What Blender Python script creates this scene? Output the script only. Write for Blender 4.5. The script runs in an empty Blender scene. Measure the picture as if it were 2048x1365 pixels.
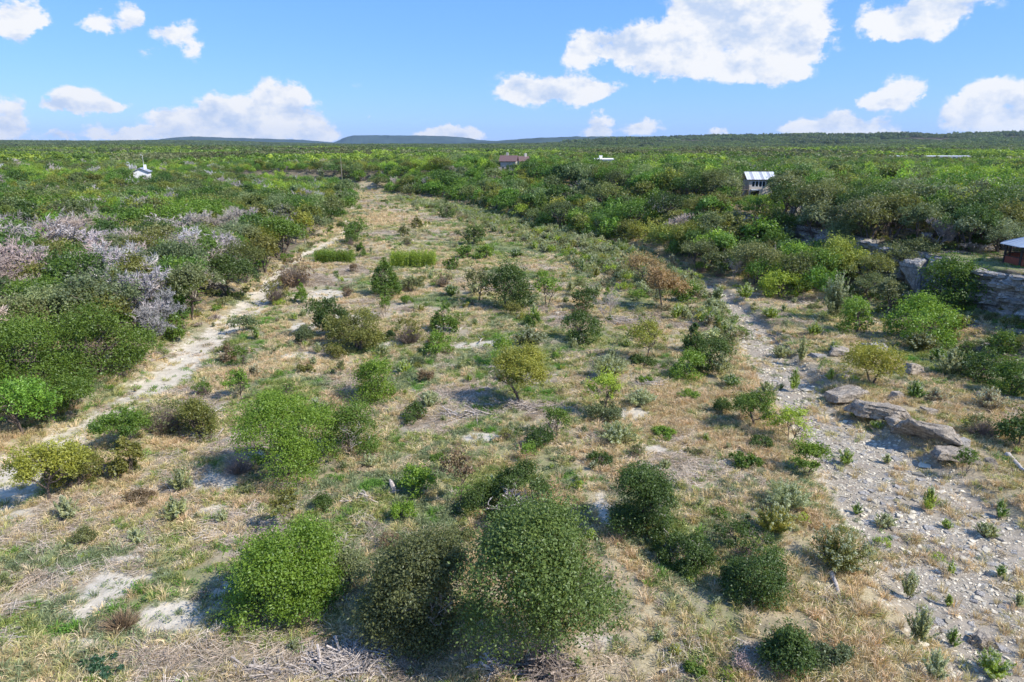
import bpy, bmesh, math, random
import numpy as np
from mathutils import Vector, Matrix, Euler

# ------------------------------------------------------------------ camera, world, sun
scene = bpy.context.scene
C = scene.collection
R = math.radians
CAM_H = 25.0
F = 1365.3                       # focal length in photo pixels (24 mm on 36 mm)
PITCH = math.atan((682.5 - 287.0) / F)
cam_data = bpy.data.cameras.new('camera')
cam_data.lens = 24.0
cam_data.sensor_width = 36.0
cam_data.clip_start = 0.5
cam_data.clip_end = 60000.0
cam = bpy.data.objects.new('camera', cam_data)
C.objects.link(cam)
cam.location = (0, 0, CAM_H)
cam.rotation_euler = (math.pi / 2 - PITCH, 0, 0)
scene.camera = cam

SUN_EL, SUN_AZ = 44.0, -24.0     # azimuth measured from +X towards +Y (negative = behind the camera)
sun_dir = Vector((math.cos(R(SUN_EL)) * math.cos(R(SUN_AZ)), math.cos(R(SUN_EL)) * math.sin(R(SUN_AZ)), math.sin(R(SUN_EL))))
sd = bpy.data.lights.new('sun', 'SUN')
sd.energy = 3.6
sd.angle = R(0.6)
sd.color = (1.0, 0.955, 0.88)
sun = bpy.data.objects.new('sun', sd)
C.objects.link(sun)
sun.rotation_euler = sun_dir.to_track_quat('Z', 'Y').to_euler()
sun.location = (100, -50, 120)

scene.view_settings.view_transform = 'Standard'
scene.view_settings.look = 'None'
scene.view_settings.exposure = 0.80
scene.view_settings.gamma = 1.0
scene.view_settings.use_curve_mapping = False
scene.render.engine = 'CYCLES'
scene.cycles.max_bounces = 5
scene.cycles.diffuse_bounces = 3
scene.cycles.glossy_bounces = 2
scene.cycles.transmission_bounces = 3
scene.cycles.transparent_max_bounces = 4
scene.cycles.volume_bounces = 0
scene.cycles.caustics_reflective = False
scene.cycles.caustics_refractive = False
scene.cycles.use_adaptive_sampling = True
scene.cycles.use_denoising = True

SP, CP = math.sin(PITCH), math.cos(PITCH)


def ray(px, py):
    x = (px - 1024.0) / F
    u = -(py - 682.5) / F
    return np.array([x, CP + u * SP, -SP + u * CP])


SKY_K = 0.15
CLOUDS = [  # photo-pixel ellipses: cx, cy, rx, ry, strength
    (20, 20, 60, 38, 1.0), (25, 60, 42, 24, .9), (70, 25, 30, 20, .45),
    (225, 42, 46, 20, .85), (262, 28, 26, 24, .75), (190, 54, 34, 13, .7),
    (375, 68, 30, 26, .9), (330, 72, 32, 16, .7), (385, 108, 22, 26, .75), (295, 104, 24, 14, .5),
    (170, 198, 52, 26, 1.0), (125, 208, 36, 18, .8), (230, 208, 30, 14, .75), (175, 210, 80, 12, .8),
    (18, 226, 38, 34, 1.3), (8, 258, 46, 30, 1.3),
    (195, 262, 34, 20, 1.1), (120, 274, 44, 10, 1.0), (255, 274, 30, 11, 1.0),
    (540, 182, 22, 28, 1.0), (590, 188, 26, 26, .9), (530, 210, 56, 30, 1.0), (430, 222, 46, 32, 1.0), (350, 250, 60, 28, .95), (600, 230, 42, 36, 1.0),
    (470, 250, 110, 36, 1.1), (630, 262, 40, 24, .95), (480, 272, 190, 16, 1.0), (312, 236, 24, 12, .5),
    (876, 268, 40, 16, 1.25), (932, 269, 36, 16, 1.2),
    (1040, 176, 62, 28, 1.0), (1165, 176, 56, 26, 1.0), (1100, 188, 90, 30, 1.1), (1225, 178, 30, 12, .5),
    (1190, 88, 46, 34, 1.0), (1155, 118, 26, 30, .8), (1250, 98, 70, 38, 1.1), (1380, 40, 48, 40, .95), (1330, 96, 110, 48, 1.15), (1440, 40, 90, 50, 1.15),
    (1540, 40, 110, 55, 1.2), (1622, 60, 44, 56, .95), (1540, 110, 110, 44, 1.1), (1560, 150, 60, 20, .8), (1430, 138, 130, 26, .9), 
    (1500, -40, 180, 60, 1.0),
    (1745, 40, 40, 30, .95), (1830, 40, 62, 40, 1.0), (1880, 20, 70, 34, 1.0), (1930, 8, 70, 22, .8), (1800, 64, 56, 16, .8),
    (1810, 172, 40, 24, .95), (1775, 200, 46, 18, .9), (1738, 208, 24, 12, .7), (1800, 205, 30, 20, .85),
    (1975, 180, 44, 28, 1.0), (2030, 200, 60, 46, 1.1), (1930, 220, 48, 30, .95), (1960, 248, 76, 26, 1.0), (2060, 250, 60, 26, .9),
    (1660, 246, 52, 22, 1.25), (1700, 260, 96, 18, 1.2), (1610, 260, 54, 14, 1.1), (1765, 238, 26, 12, .7), (1790, 270, 50, 8, .6),
    (1198, 252, 30, 24, 1.2), (1180, 268, 20, 12, .8), (1285, 258, 40, 15, 1.05), (1435, 266, 16, 7, .7),
    (742, 208, 10, 8, .35), (718, 172, 10, 6, .3), (735, 230, 8, 8, .35),
]

world = bpy.data.worlds.new('World')
scene.world = world
world.use_nodes = True


def build_world():
    nt = world.node_tree
    N, L = nt.nodes, nt.links
    N.clear()
    out = N.new('ShaderNodeOutputWorld')
    bg = N.new('ShaderNodeBackground')
    L.new(bg.outputs[0], out.inputs[0])
    bg.inputs[1].default_value = SKY_K
    sky = N.new('ShaderNodeTexSky')
    sky.sky_type = 'NISHITA'
    sky.sun_disc = False
    sky.sun_elevation = R(SUN_EL)
    sky.sun_rotation = math.pi / 2 - R(SUN_AZ)     # clockwise from +Y
    sky.altitude = 300
    sky.air_density = 1.0
    sky.dust_density = 0.3
    sky.ozone_density = 3.0
    tint = N.new('ShaderNodeMix'); tint.data_type = 'RGBA'; tint.blend_type = 'MULTIPLY'
    tint.inputs[0].default_value = 1.0
    tint.inputs[7].default_value = (0.80, 0.92, 1.22, 1)
    L.new(sky.outputs[0], tint.inputs[6])
    blue = N.new('ShaderNodeMix'); blue.data_type = 'RGBA'
    blue.inputs[0].default_value = .70
    kk = 1 / (SKY_K * 1.74)
    blue.inputs[7].default_value = (.108 * kk, .345 * kk, .95 * kk, 1)
    L.new(tint.outputs[2], blue.inputs[6])
    tc = N.new('ShaderNodeTexCoord')
    sep = N.new('ShaderNodeSeparateXYZ')
    L.new(tc.outputs['Generated'], sep.inputs[0])

    def math_(op, a, b=None, c=None):
        m = N.new('ShaderNodeMath'); m.operation = op
        for k, v in enumerate((a, b, c)):
            if v is None:
                continue
            if isinstance(v, (int, float)):
                m.inputs[k].default_value = v
            else:
                L.new(v, m.inputs[k])
        return m.outputs[0]
    az = math_('ARCTAN2', sep.outputs[0], sep.outputs[1])
    el = math_('ARCSINE', sep.outputs[2])
    comb = N.new('ShaderNodeCombineXYZ')
    L.new(az, comb.inputs[0]); L.new(el, comb.inputs[1])
    # ragged edges: the coordinates are disturbed by fine noise before the cloud shapes are looked up
    n1 = N.new('ShaderNodeTexNoise'); n1.inputs['Scale'].default_value = 22; n1.inputs['Detail'].default_value = 9; n1.inputs['Roughness'].default_value = .66
    L.new(comb.outputs[0], n1.inputs['Vector'])
    sub = N.new('ShaderNodeVectorMath'); sub.operation = 'SUBTRACT'; sub.inputs[1].default_value = (.5, .5, .5)
    L.new(n1.outputs['Color'], sub.inputs[0])
    sca = N.new('ShaderNodeVectorMath'); sca.operation = 'MULTIPLY'; sca.inputs[1].default_value = (.042, .034, 0)
    L.new(sub.outputs[0], sca.inputs[0])
    add = N.new('ShaderNodeVectorMath'); add.operation = 'ADD'
    L.new(comb.outputs[0], add.inputs[0]); L.new(sca.outputs[0], add.inputs[1])
    P = add.outputs[0]

    blobs = []
    for cx, cy, rx, ry, s in CLOUDS:
        d = ray(cx, cy); d = d / np.linalg.norm(d)
        a, e = math.atan2(d[0], d[1]), math.asin(d[2])
        d2 = ray(cx + rx, cy); d2 /= np.linalg.norm(d2)
        ra = abs(math.atan2(d2[0], d2[1]) - a)
        d3 = ray(cx, cy - ry); d3 /= np.linalg.norm(d3)
        re = abs(math.asin(d3[2]) - e)
        blobs.append((a, e, ra, re, s))
    # the rest of the sky carries the same sort of clouds
    rr = random.Random(4)
    for k in range(26):
        a = rr.uniform(R(48), R(312))
        e = rr.uniform(R(3), R(50))
        w = rr.uniform(.07, .16)
        for q in range(2):
            blobs.append((a + (0 if a < math.pi else -2 * math.pi) + rr.uniform(-1, 1) * w, e + rr.uniform(-.3, .3) * w, w * rr.uniform(.6, 1), w * rr.uniform(.3, .5), 1.0))
    # cloud amount over the whole sky, as a smooth field of azimuth and elevation
    WW, HH, E0, E1 = 2048, 640, -.1, 1.5
    ga = (np.arange(WW) + .5) / WW * 2 * math.pi - math.pi
    ge = (np.arange(HH) + .5) / HH * (E1 - E0) + E0
    fld = np.zeros((HH, WW), np.float32)
    for a, e, ra, re, s in blobs:
        da = (ga - a + math.pi) % (2 * math.pi) - math.pi
        r_ = np.sqrt((da[None, :] / (ra * 1.42)) ** 2 + ((ge[:, None] - e) / (re * 1.42)) ** 2)
        fld += s * np.clip(1 - r_, 0, 1)
    im = bpy.data.images.new('cloud_amount', WW, HH, alpha=False, float_buffer=True)
    im.colorspace_settings.name = 'Non-Color'
    px4 = np.ones((HH, WW, 4), np.float32); px4[..., :3] = fld[..., None]
    im.pixels.foreach_set(px4.ravel())
    im.update(); im.pack()
    uv = N.new('ShaderNodeVectorMath'); uv.operation = 'MULTIPLY_ADD'
    uv.inputs[1].default_value = (1 / (2 * math.pi), 1 / (E1 - E0), 0); uv.inputs[2].default_value = (.5, -E0 / (E1 - E0), 0)
    n5 = N.new('ShaderNodeTexNoise'); n5.inputs['Scale'].default_value = 75; n5.inputs['Detail'].default_value = 8; n5.inputs['Roughness'].default_value = .7
    L.new(comb.outputs[0], n5.inputs['Vector'])
    w5 = N.new('ShaderNodeVectorMath'); w5.operation = 'MULTIPLY_ADD'; w5.inputs[1].default_value = (.016, .013, 0); w5.inputs[2].default_value = (-.008, -.0065, 0)
    L.new(n5.outputs['Color'], w5.inputs[0])
    p5 = N.new('ShaderNodeVectorMath'); p5.operation = 'ADD'
    L.new(P, p5.inputs[0]); L.new(w5.outputs[0], p5.inputs[1])
    L.new(p5.outputs[0], uv.inputs[0])
    it = N.new('ShaderNodeTexImage'); it.image = im; it.interpolation = 'Cubic'; it.extension = 'EXTEND'
    L.new(uv.outputs[0], it.inputs[0])
    dsep = N.new('ShaderNodeSeparateColor'); L.new(it.outputs[0], dsep.inputs[0])
    dens = dsep.outputs[0]
    n2 = N.new('ShaderNodeTexNoise'); n2.inputs['Scale'].default_value = 19; n2.inputs['Detail'].default_value = 11; n2.inputs['Roughness'].default_value = .66
    mp = N.new('ShaderNodeVectorMath'); mp.operation = 'MULTIPLY'; mp.inputs[1].default_value = (1, 1.5, 1)
    L.new(comb.outputs[0], mp.inputs[0]); L.new(mp.outputs[0], n2.inputs['Vector'])
    nn = math_('MULTIPLY_ADD', n2.outputs['Fac'], 2.9, -1.45)
    dcl = math_('MINIMUM', dens, 1.0)
    tot = math_('ADD', dcl, math_('MULTIPLY', nn, math_('MINIMUM', math_('MULTIPLY', dens, 3.0), 1.0)))
    alpha = N.new('ShaderNodeMapRange'); alpha.interpolation_type = 'SMOOTHSTEP'
    alpha.inputs['From Min'].default_value = .12; alpha.inputs['From Max'].default_value = .66
    L.new(tot, alpha.inputs[0])
    # light and grey inside: thick parts seen from below are a little bluer
    mp3 = N.new('ShaderNodeVectorMath'); mp3.operation = 'MULTIPLY_ADD'; mp3.inputs[1].default_value = (1, 1.5, 1); mp3.inputs[2].default_value = (.012, .03, 0)
    L.new(comb.outputs[0], mp3.inputs[0])
    n3 = N.new('ShaderNodeTexNoise'); n3.inputs['Scale'].default_value = 19; n3.inputs['Detail'].default_value = 6; n3.inputs['Roughness'].default_value = .6
    L.new(mp3.outputs[0], n3.inputs['Vector'])
    rel = math_('SUBTRACT', n2.outputs['Fac'], n3.outputs['Fac'])
    n4 = N.new('ShaderNodeTexNoise'); n4.inputs['Scale'].default_value = 11; n4.inputs['Detail'].default_value = 5
    L.new(mp.outputs[0], n4.inputs['Vector'])
    thick = N.new('ShaderNodeMapRange'); thick.inputs['From Min'].default_value = .75; thick.inputs['From Max'].default_value = 1.9
    L.new(dens, thick.inputs[0])
    sh = math_('ADD', math_('MULTIPLY', rel, 3.2), math_('MULTIPLY', math_('MULTIPLY', thick.outputs[0], math_('SUBTRACT', n4.outputs['Fac'], .36)), -3.2))
    shr = N.new('ShaderNodeMapRange'); shr.inputs['From Min'].default_value = -.75; shr.inputs['From Max'].default_value = .12
    L.new(sh, shr.inputs[0])
    cc = N.new('ShaderNodeMix'); cc.data_type = 'RGBA'
    k = 1 / (SKY_K * 1.70)
    cc.inputs[6].default_value = (.56 * k, .68 * k, .90 * k, 1)
    cc.inputs[7].default_value = (.93 * k, .945 * k, .98 * k, 1)
    L.new(shr.outputs[0], cc.inputs[0])
    mixc = N.new('ShaderNodeMix'); mixc.data_type = 'RGBA'
    L.new(alpha.outputs[0], mixc.inputs[0]); L.new(blue.outputs[2], mixc.inputs[6]); L.new(cc.outputs[2], mixc.inputs[7])
    L.new(mixc.outputs[2], bg.inputs[0])


build_world()

# ------------------------------------------------------------------ helpers
def _hash(ix, iy, seed):
    h = (ix.astype(np.int64) * 374761393 + iy.astype(np.int64) * 668265263 + seed * 974634777) & 0x7fffffff
    h = (h ^ (h >> 13)) * 1274126177 & 0x7fffffff
    h = h ^ (h >> 16)
    return (h & 0xffffff) / float(0xffffff)


def vnoise(x, y, seed=0):
    x = np.asarray(x, float); y = np.asarray(y, float)
    ix, iy = np.floor(x), np.floor(y)
    fx, fy = x - ix, y - iy
    fx = fx * fx * (3 - 2 * fx); fy = fy * fy * (3 - 2 * fy)
    a, b = _hash(ix, iy, seed), _hash(ix + 1, iy, seed)
    c, d = _hash(ix, iy + 1, seed), _hash(ix + 1, iy + 1, seed)
    return (a * (1 - fx) + b * fx) * (1 - fy) + (c * (1 - fx) + d * fx) * fy


def fbm(x, y, scale, octaves=4, seed=0):
    """about 0..1, mean 0.5"""
    s, a, t = 0.0, 1.0, 0.0
    x = np.asarray(x, float) / scale; y = np.asarray(y, float) / scale
    for o in range(octaves):
        s = s + a * vnoise(x + 17.3 * o, y - 9.1 * o, seed + o * 13)
        t += a; a *= .5; x = x * 2.03; y = y * 2.03
    return s / t


def sm(x, a, b):
    t = np.clip((np.asarray(x, float) - a) / (b - a), 0, 1)
    return t * t * (3 - 2 * t)


def seg_dist(x, y, poly, width=None):
    """distance to a polyline, and (optionally) an interpolated width"""
    best = np.full(np.shape(x), 1e9); bw = np.zeros(np.shape(x))
    for k in range(len(poly) - 1):
        ax, ay = poly[k][:2]; bx, by = poly[k + 1][:2]
        dx, dy = bx - ax, by - ay
        t = np.clip(((x - ax) * dx + (y - ay) * dy) / (dx * dx + dy * dy + 1e-9), 0, 1)
        d = np.hypot(x - ax - t * dx, y - ay - t * dy)
        m = d < best
        best = np.where(m, d, best)
        if width is not None:
            bw = np.where(m, width[k] * (1 - t) + width[k + 1] * t, bw)
    return (best, bw) if width is not None else best


def inside_poly(x, y, poly):
    ins = np.zeros(np.shape(x), bool)
    n = len(poly)
    for k in range(n):
        x1, y1 = poly[k]; x2, y2 = poly[(k + 1) % n]
        c = ((y1 > y) != (y2 > y)) & (x < (x2 - x1) * (y - y1) / (y2 - y1 + 1e-12) + x1)
        ins ^= c
    return ins


LEFT = [(-46, -90), (-46, 20), (-45, 60), (-44.5, 77), (-47, 109), (-49, 135), (-52, 171), (-60, 243), (-84, 357), (-115, 388), (-150, 404)]
RIGHT = [(84, -90), (76, 20), (66, 60), (66, 82), (67, 105), (63, 128), (58, 155), (51, 188), (33, 215), (20, 250), (6, 300), (-22, 350), (-60, 388), (-105, 408), (-150, 412)]
VALLEY = LEFT + RIGHT[::-1]


def px2flat(px, py, z=0.0):
    d = ray(px, py)
    t = (CAM_H - z) / -d[2]
    return d[0] * t, d[1] * t, t


def line_px(pts):
    """polyline given in photo pixels with half widths in pixels -> ground polyline and widths in metres"""
    P, W = [], []
    for px, py, w in pts:
        x, y, t = px2flat(px, py)
        P.append((x, y)); W.append(w * t / F)
    return P, W


WASH = line_px([(a_, b_, c_ * 1.25) for a_, b_, c_ in [(-160, 1080, 88), (0, 965, 74), (130, 880, 54), (250, 800, 48), (340, 745, 36), (400, 690, 34), (455, 645, 34), (500, 612, 26), (530, 578, 18), (560, 545, 11), (600, 515, 9), (645, 492, 8), (685, 472, 7), (695, 440, 6)]])
CHANNEL = line_px([(1385, 545, 10), (1440, 585, 20), (1500, 640, 34), (1535, 700, 46), (1590, 770, 66), (1680, 850, 92), (1790, 950, 150), (1920, 1080, 205), (2080, 1230, 265), (2250, 1400, 340)])
TRAIL = line_px([(1150, 860, 10), (1165, 930, 12), (1190, 1000, 20), (1225, 1070, 16), (1268, 1160, 24), (1290, 1240, 26), (1300, 1320, 26), (1310, 1420, 30)])
SAND_PX = [(230, 1165, 95, 52), (350, 1240, 120, 48), (170, 1215, 70, 40), (150, 1290, 70, 20), (430, 965, 70, 26), (400, 1015, 90, 22), (690, 640, 60, 14), (610, 655, 46, 14), (600, 715, 46, 10), (640, 590, 70, 16),
           (1265, 830, 55, 20), (1190, 1290, 60, 34), (1210, 1020, 24, 50), (950, 690, 60, 12), (890, 655, 50, 10), (460, 1185, 60, 30), (260, 1120, 70, 14), (60, 1020, 90, 26), (780, 690, 40, 10),
           (960, 880, 60, 14), (880, 1320, 70, 24), (1310, 900, 40, 14), (560, 1120, 60, 14)]
THATCH_PX = [(470, 1035, 160, 34), (520, 880, 110, 60), (640, 560, 110, 26), (760, 470, 90, 10), (700, 545, 70, 14), (920, 790, 110, 34), (850, 850, 80, 24), (1060, 820, 100, 26), (620, 1325, 180, 50), (300, 1330, 120, 30), (700, 760, 90, 24),
             (1290, 640, 60, 20), (1040, 760, 90, 20), (1500, 1320, 80, 40), (920, 470, 60, 8), (850, 440, 90, 8)]
GREEN_PX = [(820, 760, 90, 26), (740, 700, 80, 18), (640, 770, 70, 18), (780, 980, 120, 40), (860, 1040, 120, 40), (150, 1120, 150, 40), (60, 1250, 90, 60), (1000, 960, 110, 30), (320, 775, 50, 22), (240, 850, 60, 26), (560, 700, 50, 14), (330, 1170, 60, 22),
            (1900, 640, 150, 60), (2000, 740, 100, 60), (1880, 730, 90, 40), (820, 530, 60, 14), (670, 520, 44, 10), (1370, 1080, 120, 40), (1000, 500, 160, 20), (880, 600, 80, 16)]
GOLD_PX = [(560, 690, 80, 60), (480, 750, 90, 36), (1380, 870, 130, 60), (1250, 960, 110, 40), (1480, 740, 30, 60), (1500, 900, 90, 60), (1120, 990, 140, 40), (1650, 1080, 60, 60), (1720, 1180, 90, 90), (330, 880, 60, 30), (300, 1000, 110, 40), (1690, 1330, 80, 40),
           (760, 440, 100, 14), (1360, 800, 90, 30)]


def to_world(lst):
    out = []
    for px, py, rx, ry in lst:
        x, y, t = px2flat(px, py)
        _, y2, _ = px2flat(px, py - ry)
        _, y3, _ = px2flat(px, py + ry)
        out.append((x, (y2 + y3) / 2, rx * t / F, max((y2 - y3) / 2, .5)))
    return out


SAND_W, THATCH_W, GREEN_W, GOLD_W = map(to_world, (SAND_PX, THATCH_PX, GREEN_PX, GOLD_PX))


def patch(x, y, lst):
    m = np.zeros(np.shape(x))
    for cx, cy, rx, ry in lst:
        m = np.maximum(m, 1.25 - np.hypot((x - cx) / rx, (y - cy) / ry))
    return np.clip(m, 0, 1)


def valley(x, y):
    x = np.asarray(x, float); y = np.asarray(y, float)
    return inside_poly(x, y, VALLEY), seg_dist(x, y, LEFT), seg_dist(x, y, RIGHT)


def height(x, y, detail=True):
    x = np.asarray(x, float); y = np.asarray(y, float)
    ins, dl, dr = valley(x, y)
    bed = 0.0
    if detail:
        bed = (fbm(x, y, 9, 3, 5) - .5) * 1.1 + (fbm(x, y, 2.2, 2, 9) - .5) * .28
    dw, ww = seg_dist(x, y, WASH[0], WASH[1])
    dc, wc = seg_dist(x, y, CHANNEL[0], CHANNEL[1])
    bed = bed * (1 - .55 * sm(dw, ww * 1.2, ww * .6)) * (1 - .5 * sm(dc, wc * 1.2, wc * .6))
    bed = bed - .45 * sm(dw, ww * 1.5, ww * .7) - .9 * sm(dc, wc * 1.25, wc * .8)
    wid = 13 + 13 * sm(y, 112, 150)
    talus = (2.6 + 2.6 * sm(y, 112, 150)) * sm(dr, wid, 1) + (fbm(x, y, 5, 3, 31) - .5) * 1.6 * sm(dr, 16, 6)
    zin = bed + talus + .5 * sm(dl, 4, 0)
    bank = .5 + 1.6 * sm(dl, 0, 7) + 3.0 * sm(dl, 10, 160) + (fbm(x, y, 14, 3, 3) - .5) * 1.2
    plat = 2.6 + 2.6 * sm(y, 112, 150) + (5.4 - 2.0 * sm(y, 112, 150)) * sm(dr, 0.2, 2.6) + 1.2 * sm(dr, 10, 120) + (fbm(x, y, 20, 3, 7) - .5) * 1.5 * sm(dr, 2, 30)
    w = sm(dl / (dl + dr + 1e-6), .35, .65)
    zout = bank * (1 - w) + plat * w
    z = np.where(ins, zin, zout)
    r = np.hypot(x, y)
    far = 7.0 * sm(r, 500, 3200) + (fbm(x, y, 420, 3, 77) - .5) * 13 * sm(r, 420, 1500) + (fbm(x, y * .6, 1100, 2, 78) - .42) * 26 * sm(r, 1500, 3500) 
    far = far + 36 * np.exp(-((y - 3500) / 800.0) ** 2) * sm(x, -300, 1500) * (.72 + .4 * fbm(x, y, 900, 2, 12))
    far = far + 16 * np.exp(-((y - 4600) / 1000.0) ** 2) * sm(x, -900, -2200)
    far = far - 25 * sm(r, 6500, 9000)
    z = np.where(ins, z, z + far)
    return z


def hz(x, y):
    return float(height(np.array([x]), np.array([y]))[0])


def ground_at(px, py, zoff=0.0):
    """where the view ray through a photo pixel meets the terrain"""
    d = ray(px, py)
    t = np.exp(np.linspace(math.log(24), math.log(6000), 900))
    X, Y, Z = d[0] * t, d[1] * t, CAM_H + d[2] * t
    H = height(X, Y, True) + zoff
    k = np.nonzero(Z <= H)[0]
    k = int(k[0]) if len(k) else len(t) - 1
    return float(X[k]), float(Y[k]), float(H[k] - zoff), float(t[k])


def mesh_from(name, V, faces, mats=(), fattr=None, vattr=None, smooth=False, midx=None):
    """faces: (n,4) or (n,3) integer array, or a list of such arrays"""
    me = bpy.data.meshes.new(name)
    V = np.asarray(V, np.float32).reshape(-1, 3)
    arrs = faces if isinstance(faces, list) else [faces]
    arrs = [np.asarray(a, np.int32) for a in arrs if len(a)]
    nl = sum(a.size for a in arrs); nf = sum(len(a) for a in arrs)
    me.vertices.add(len(V)); me.loops.add(nl); me.polygons.add(nf)
    me.vertices.foreach_set('co', V.ravel())
    me.loops.foreach_set('vertex_index', np.concatenate([a.ravel() for a in arrs]))
    tot = np.concatenate([np.full(len(a), a.shape[1], np.int32) for a in arrs])
    start = np.concatenate([[0], np.cumsum(tot)[:-1]]).astype(np.int32)
    me.polygons.foreach_set('loop_start', start)
    if midx is not None:
        me.polygons.foreach_set('material_index', np.asarray(midx, np.int32))
    me.polygons.foreach_set('use_smooth', np.full(nf, smooth, bool))
    for k, v in (fattr or {}).items():
        at = me.attributes.new(k, 'FLOAT', 'FACE'); at.data.foreach_set('value', np.asarray(v, np.float32))
    for k, v in (vattr or {}).items():
        at = me.attributes.new(k, 'FLOAT', 'POINT'); at.data.foreach_set('value', np.asarray(v, np.float32))
    for m in mats:
        me.materials.append(m)
    me.update(calc_edges=True)
    return me


def link(name, me, parent=None, loc=None, rotz=None, color=None):
    o = bpy.data.objects.new(name, me)
    C.objects.link(o)
    if parent is not None:
        o.parent = parent
    if loc is not None:
        o.location = loc
    if rotz is not None:
        o.rotation_euler = (0, 0, rotz)
    if color is not None:
        o.color = (color[0], color[1], color[2], 1)
    return o


def tag(o, label=None, cat=None, group=None, kind=None):
    if label: o['label'] = label
    if cat: o['category'] = cat
    if group: o['group'] = group
    if kind: o['kind'] = kind
    return o


class MB:
    """collects boxes and tubes into one mesh"""
    def __init__(self):
        self.v, self.q, self.t, self.n = [], [], [], 0

    def add(self, V, quads=None, tris=None):
        V = np.asarray(V, float).reshape(-1, 3)
        self.v.append(V)
        if quads is not None and len(quads): self.q.append(np.asarray(quads) + self.n)
        if tris is not None and len(tris): self.t.append(np.asarray(tris) + self.n)
        self.n += len(V)
        return self

    def box(self, c, s, rot=None):
        x, y, z = s[0] / 2, s[1] / 2, s[2] / 2
        V = np.array([(-x, -y, -z), (x, -y, -z), (x, y, -z), (-x, y, -z), (-x, -y, z), (x, -y, z), (x, y, z), (-x, y, z)])
        if rot is not None:
            V = V @ np.array(rot.to_matrix()).T
        return self.add(V + np.array(c), [(0, 3, 2, 1), (4, 5, 6, 7), (0, 1, 5, 4), (1, 2, 6, 5), (2, 3, 7, 6), (3, 0, 4, 7)])

    def beam(self, a, b, w, h=None):
        a, b = Vector(a), Vector(b)
        d = b - a
        q = d.to_track_quat('Z', 'Y')
        return self.box((a + b) / 2, (w, h or w, d.length), q)

    def tube(self, pts, radii, sides=5):
        pts = np.asarray(pts, float)
        n = len(pts)
        d = np.gradient(pts, axis=0)
        d /= np.linalg.norm(d, axis=1)[:, None] + 1e-9
        ref = np.array([0.3, 0.2, 1.0]) if abs(d[0][2]) < .9 else np.array([1.0, .1, .2])
        s = np.cross(d, ref); s /= np.linalg.norm(s, axis=1)[:, None] + 1e-9
        u = np.cross(d, s)
        an = np.arange(sides) * 2 * math.pi / sides
        ring = (s[:, None, :] * np.cos(an)[None, :, None] + u[:, None, :] * np.sin(an)[None, :, None]) * np.asarray(radii)[:, None, None] + pts[:, None, :]
        V = ring.reshape(-1, 3)
        a = np.arange(n - 1)[:, None] * sides + np.arange(sides)[None, :]
        b = np.arange(n - 1)[:, None] * sides + (np.arange(sides)[None, :] + 1) % sides
        Q = np.stack([a, b, b + sides, a + sides], -1).reshape(-1, 4)
        return self.add(V, Q)

    def mesh(self, name, mat, smooth=False, **kw):
        return mesh_from(name, np.concatenate(self.v), [np.concatenate(x) for x in (self.q, self.t) if x], [mat] if mat else [], smooth=smooth, **kw)

    def build(self, name, mat, parent=None, loc=None, rotz=None, smooth=False, color=None):
        return link(name, self.mesh(name, mat, smooth), parent, loc, rotz, color)


def empty(name, loc, rotz=0.0, scale=1.0):
    o = bpy.data.objects.new(name, None)
    C.objects.link(o)
    o.location = loc
    o.rotation_euler = (0, 0, rotz)
    o.scale = (scale,) * 3 if isinstance(scale, (int, float)) else scale
    o.empty_display_size = .3
    return o


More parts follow.
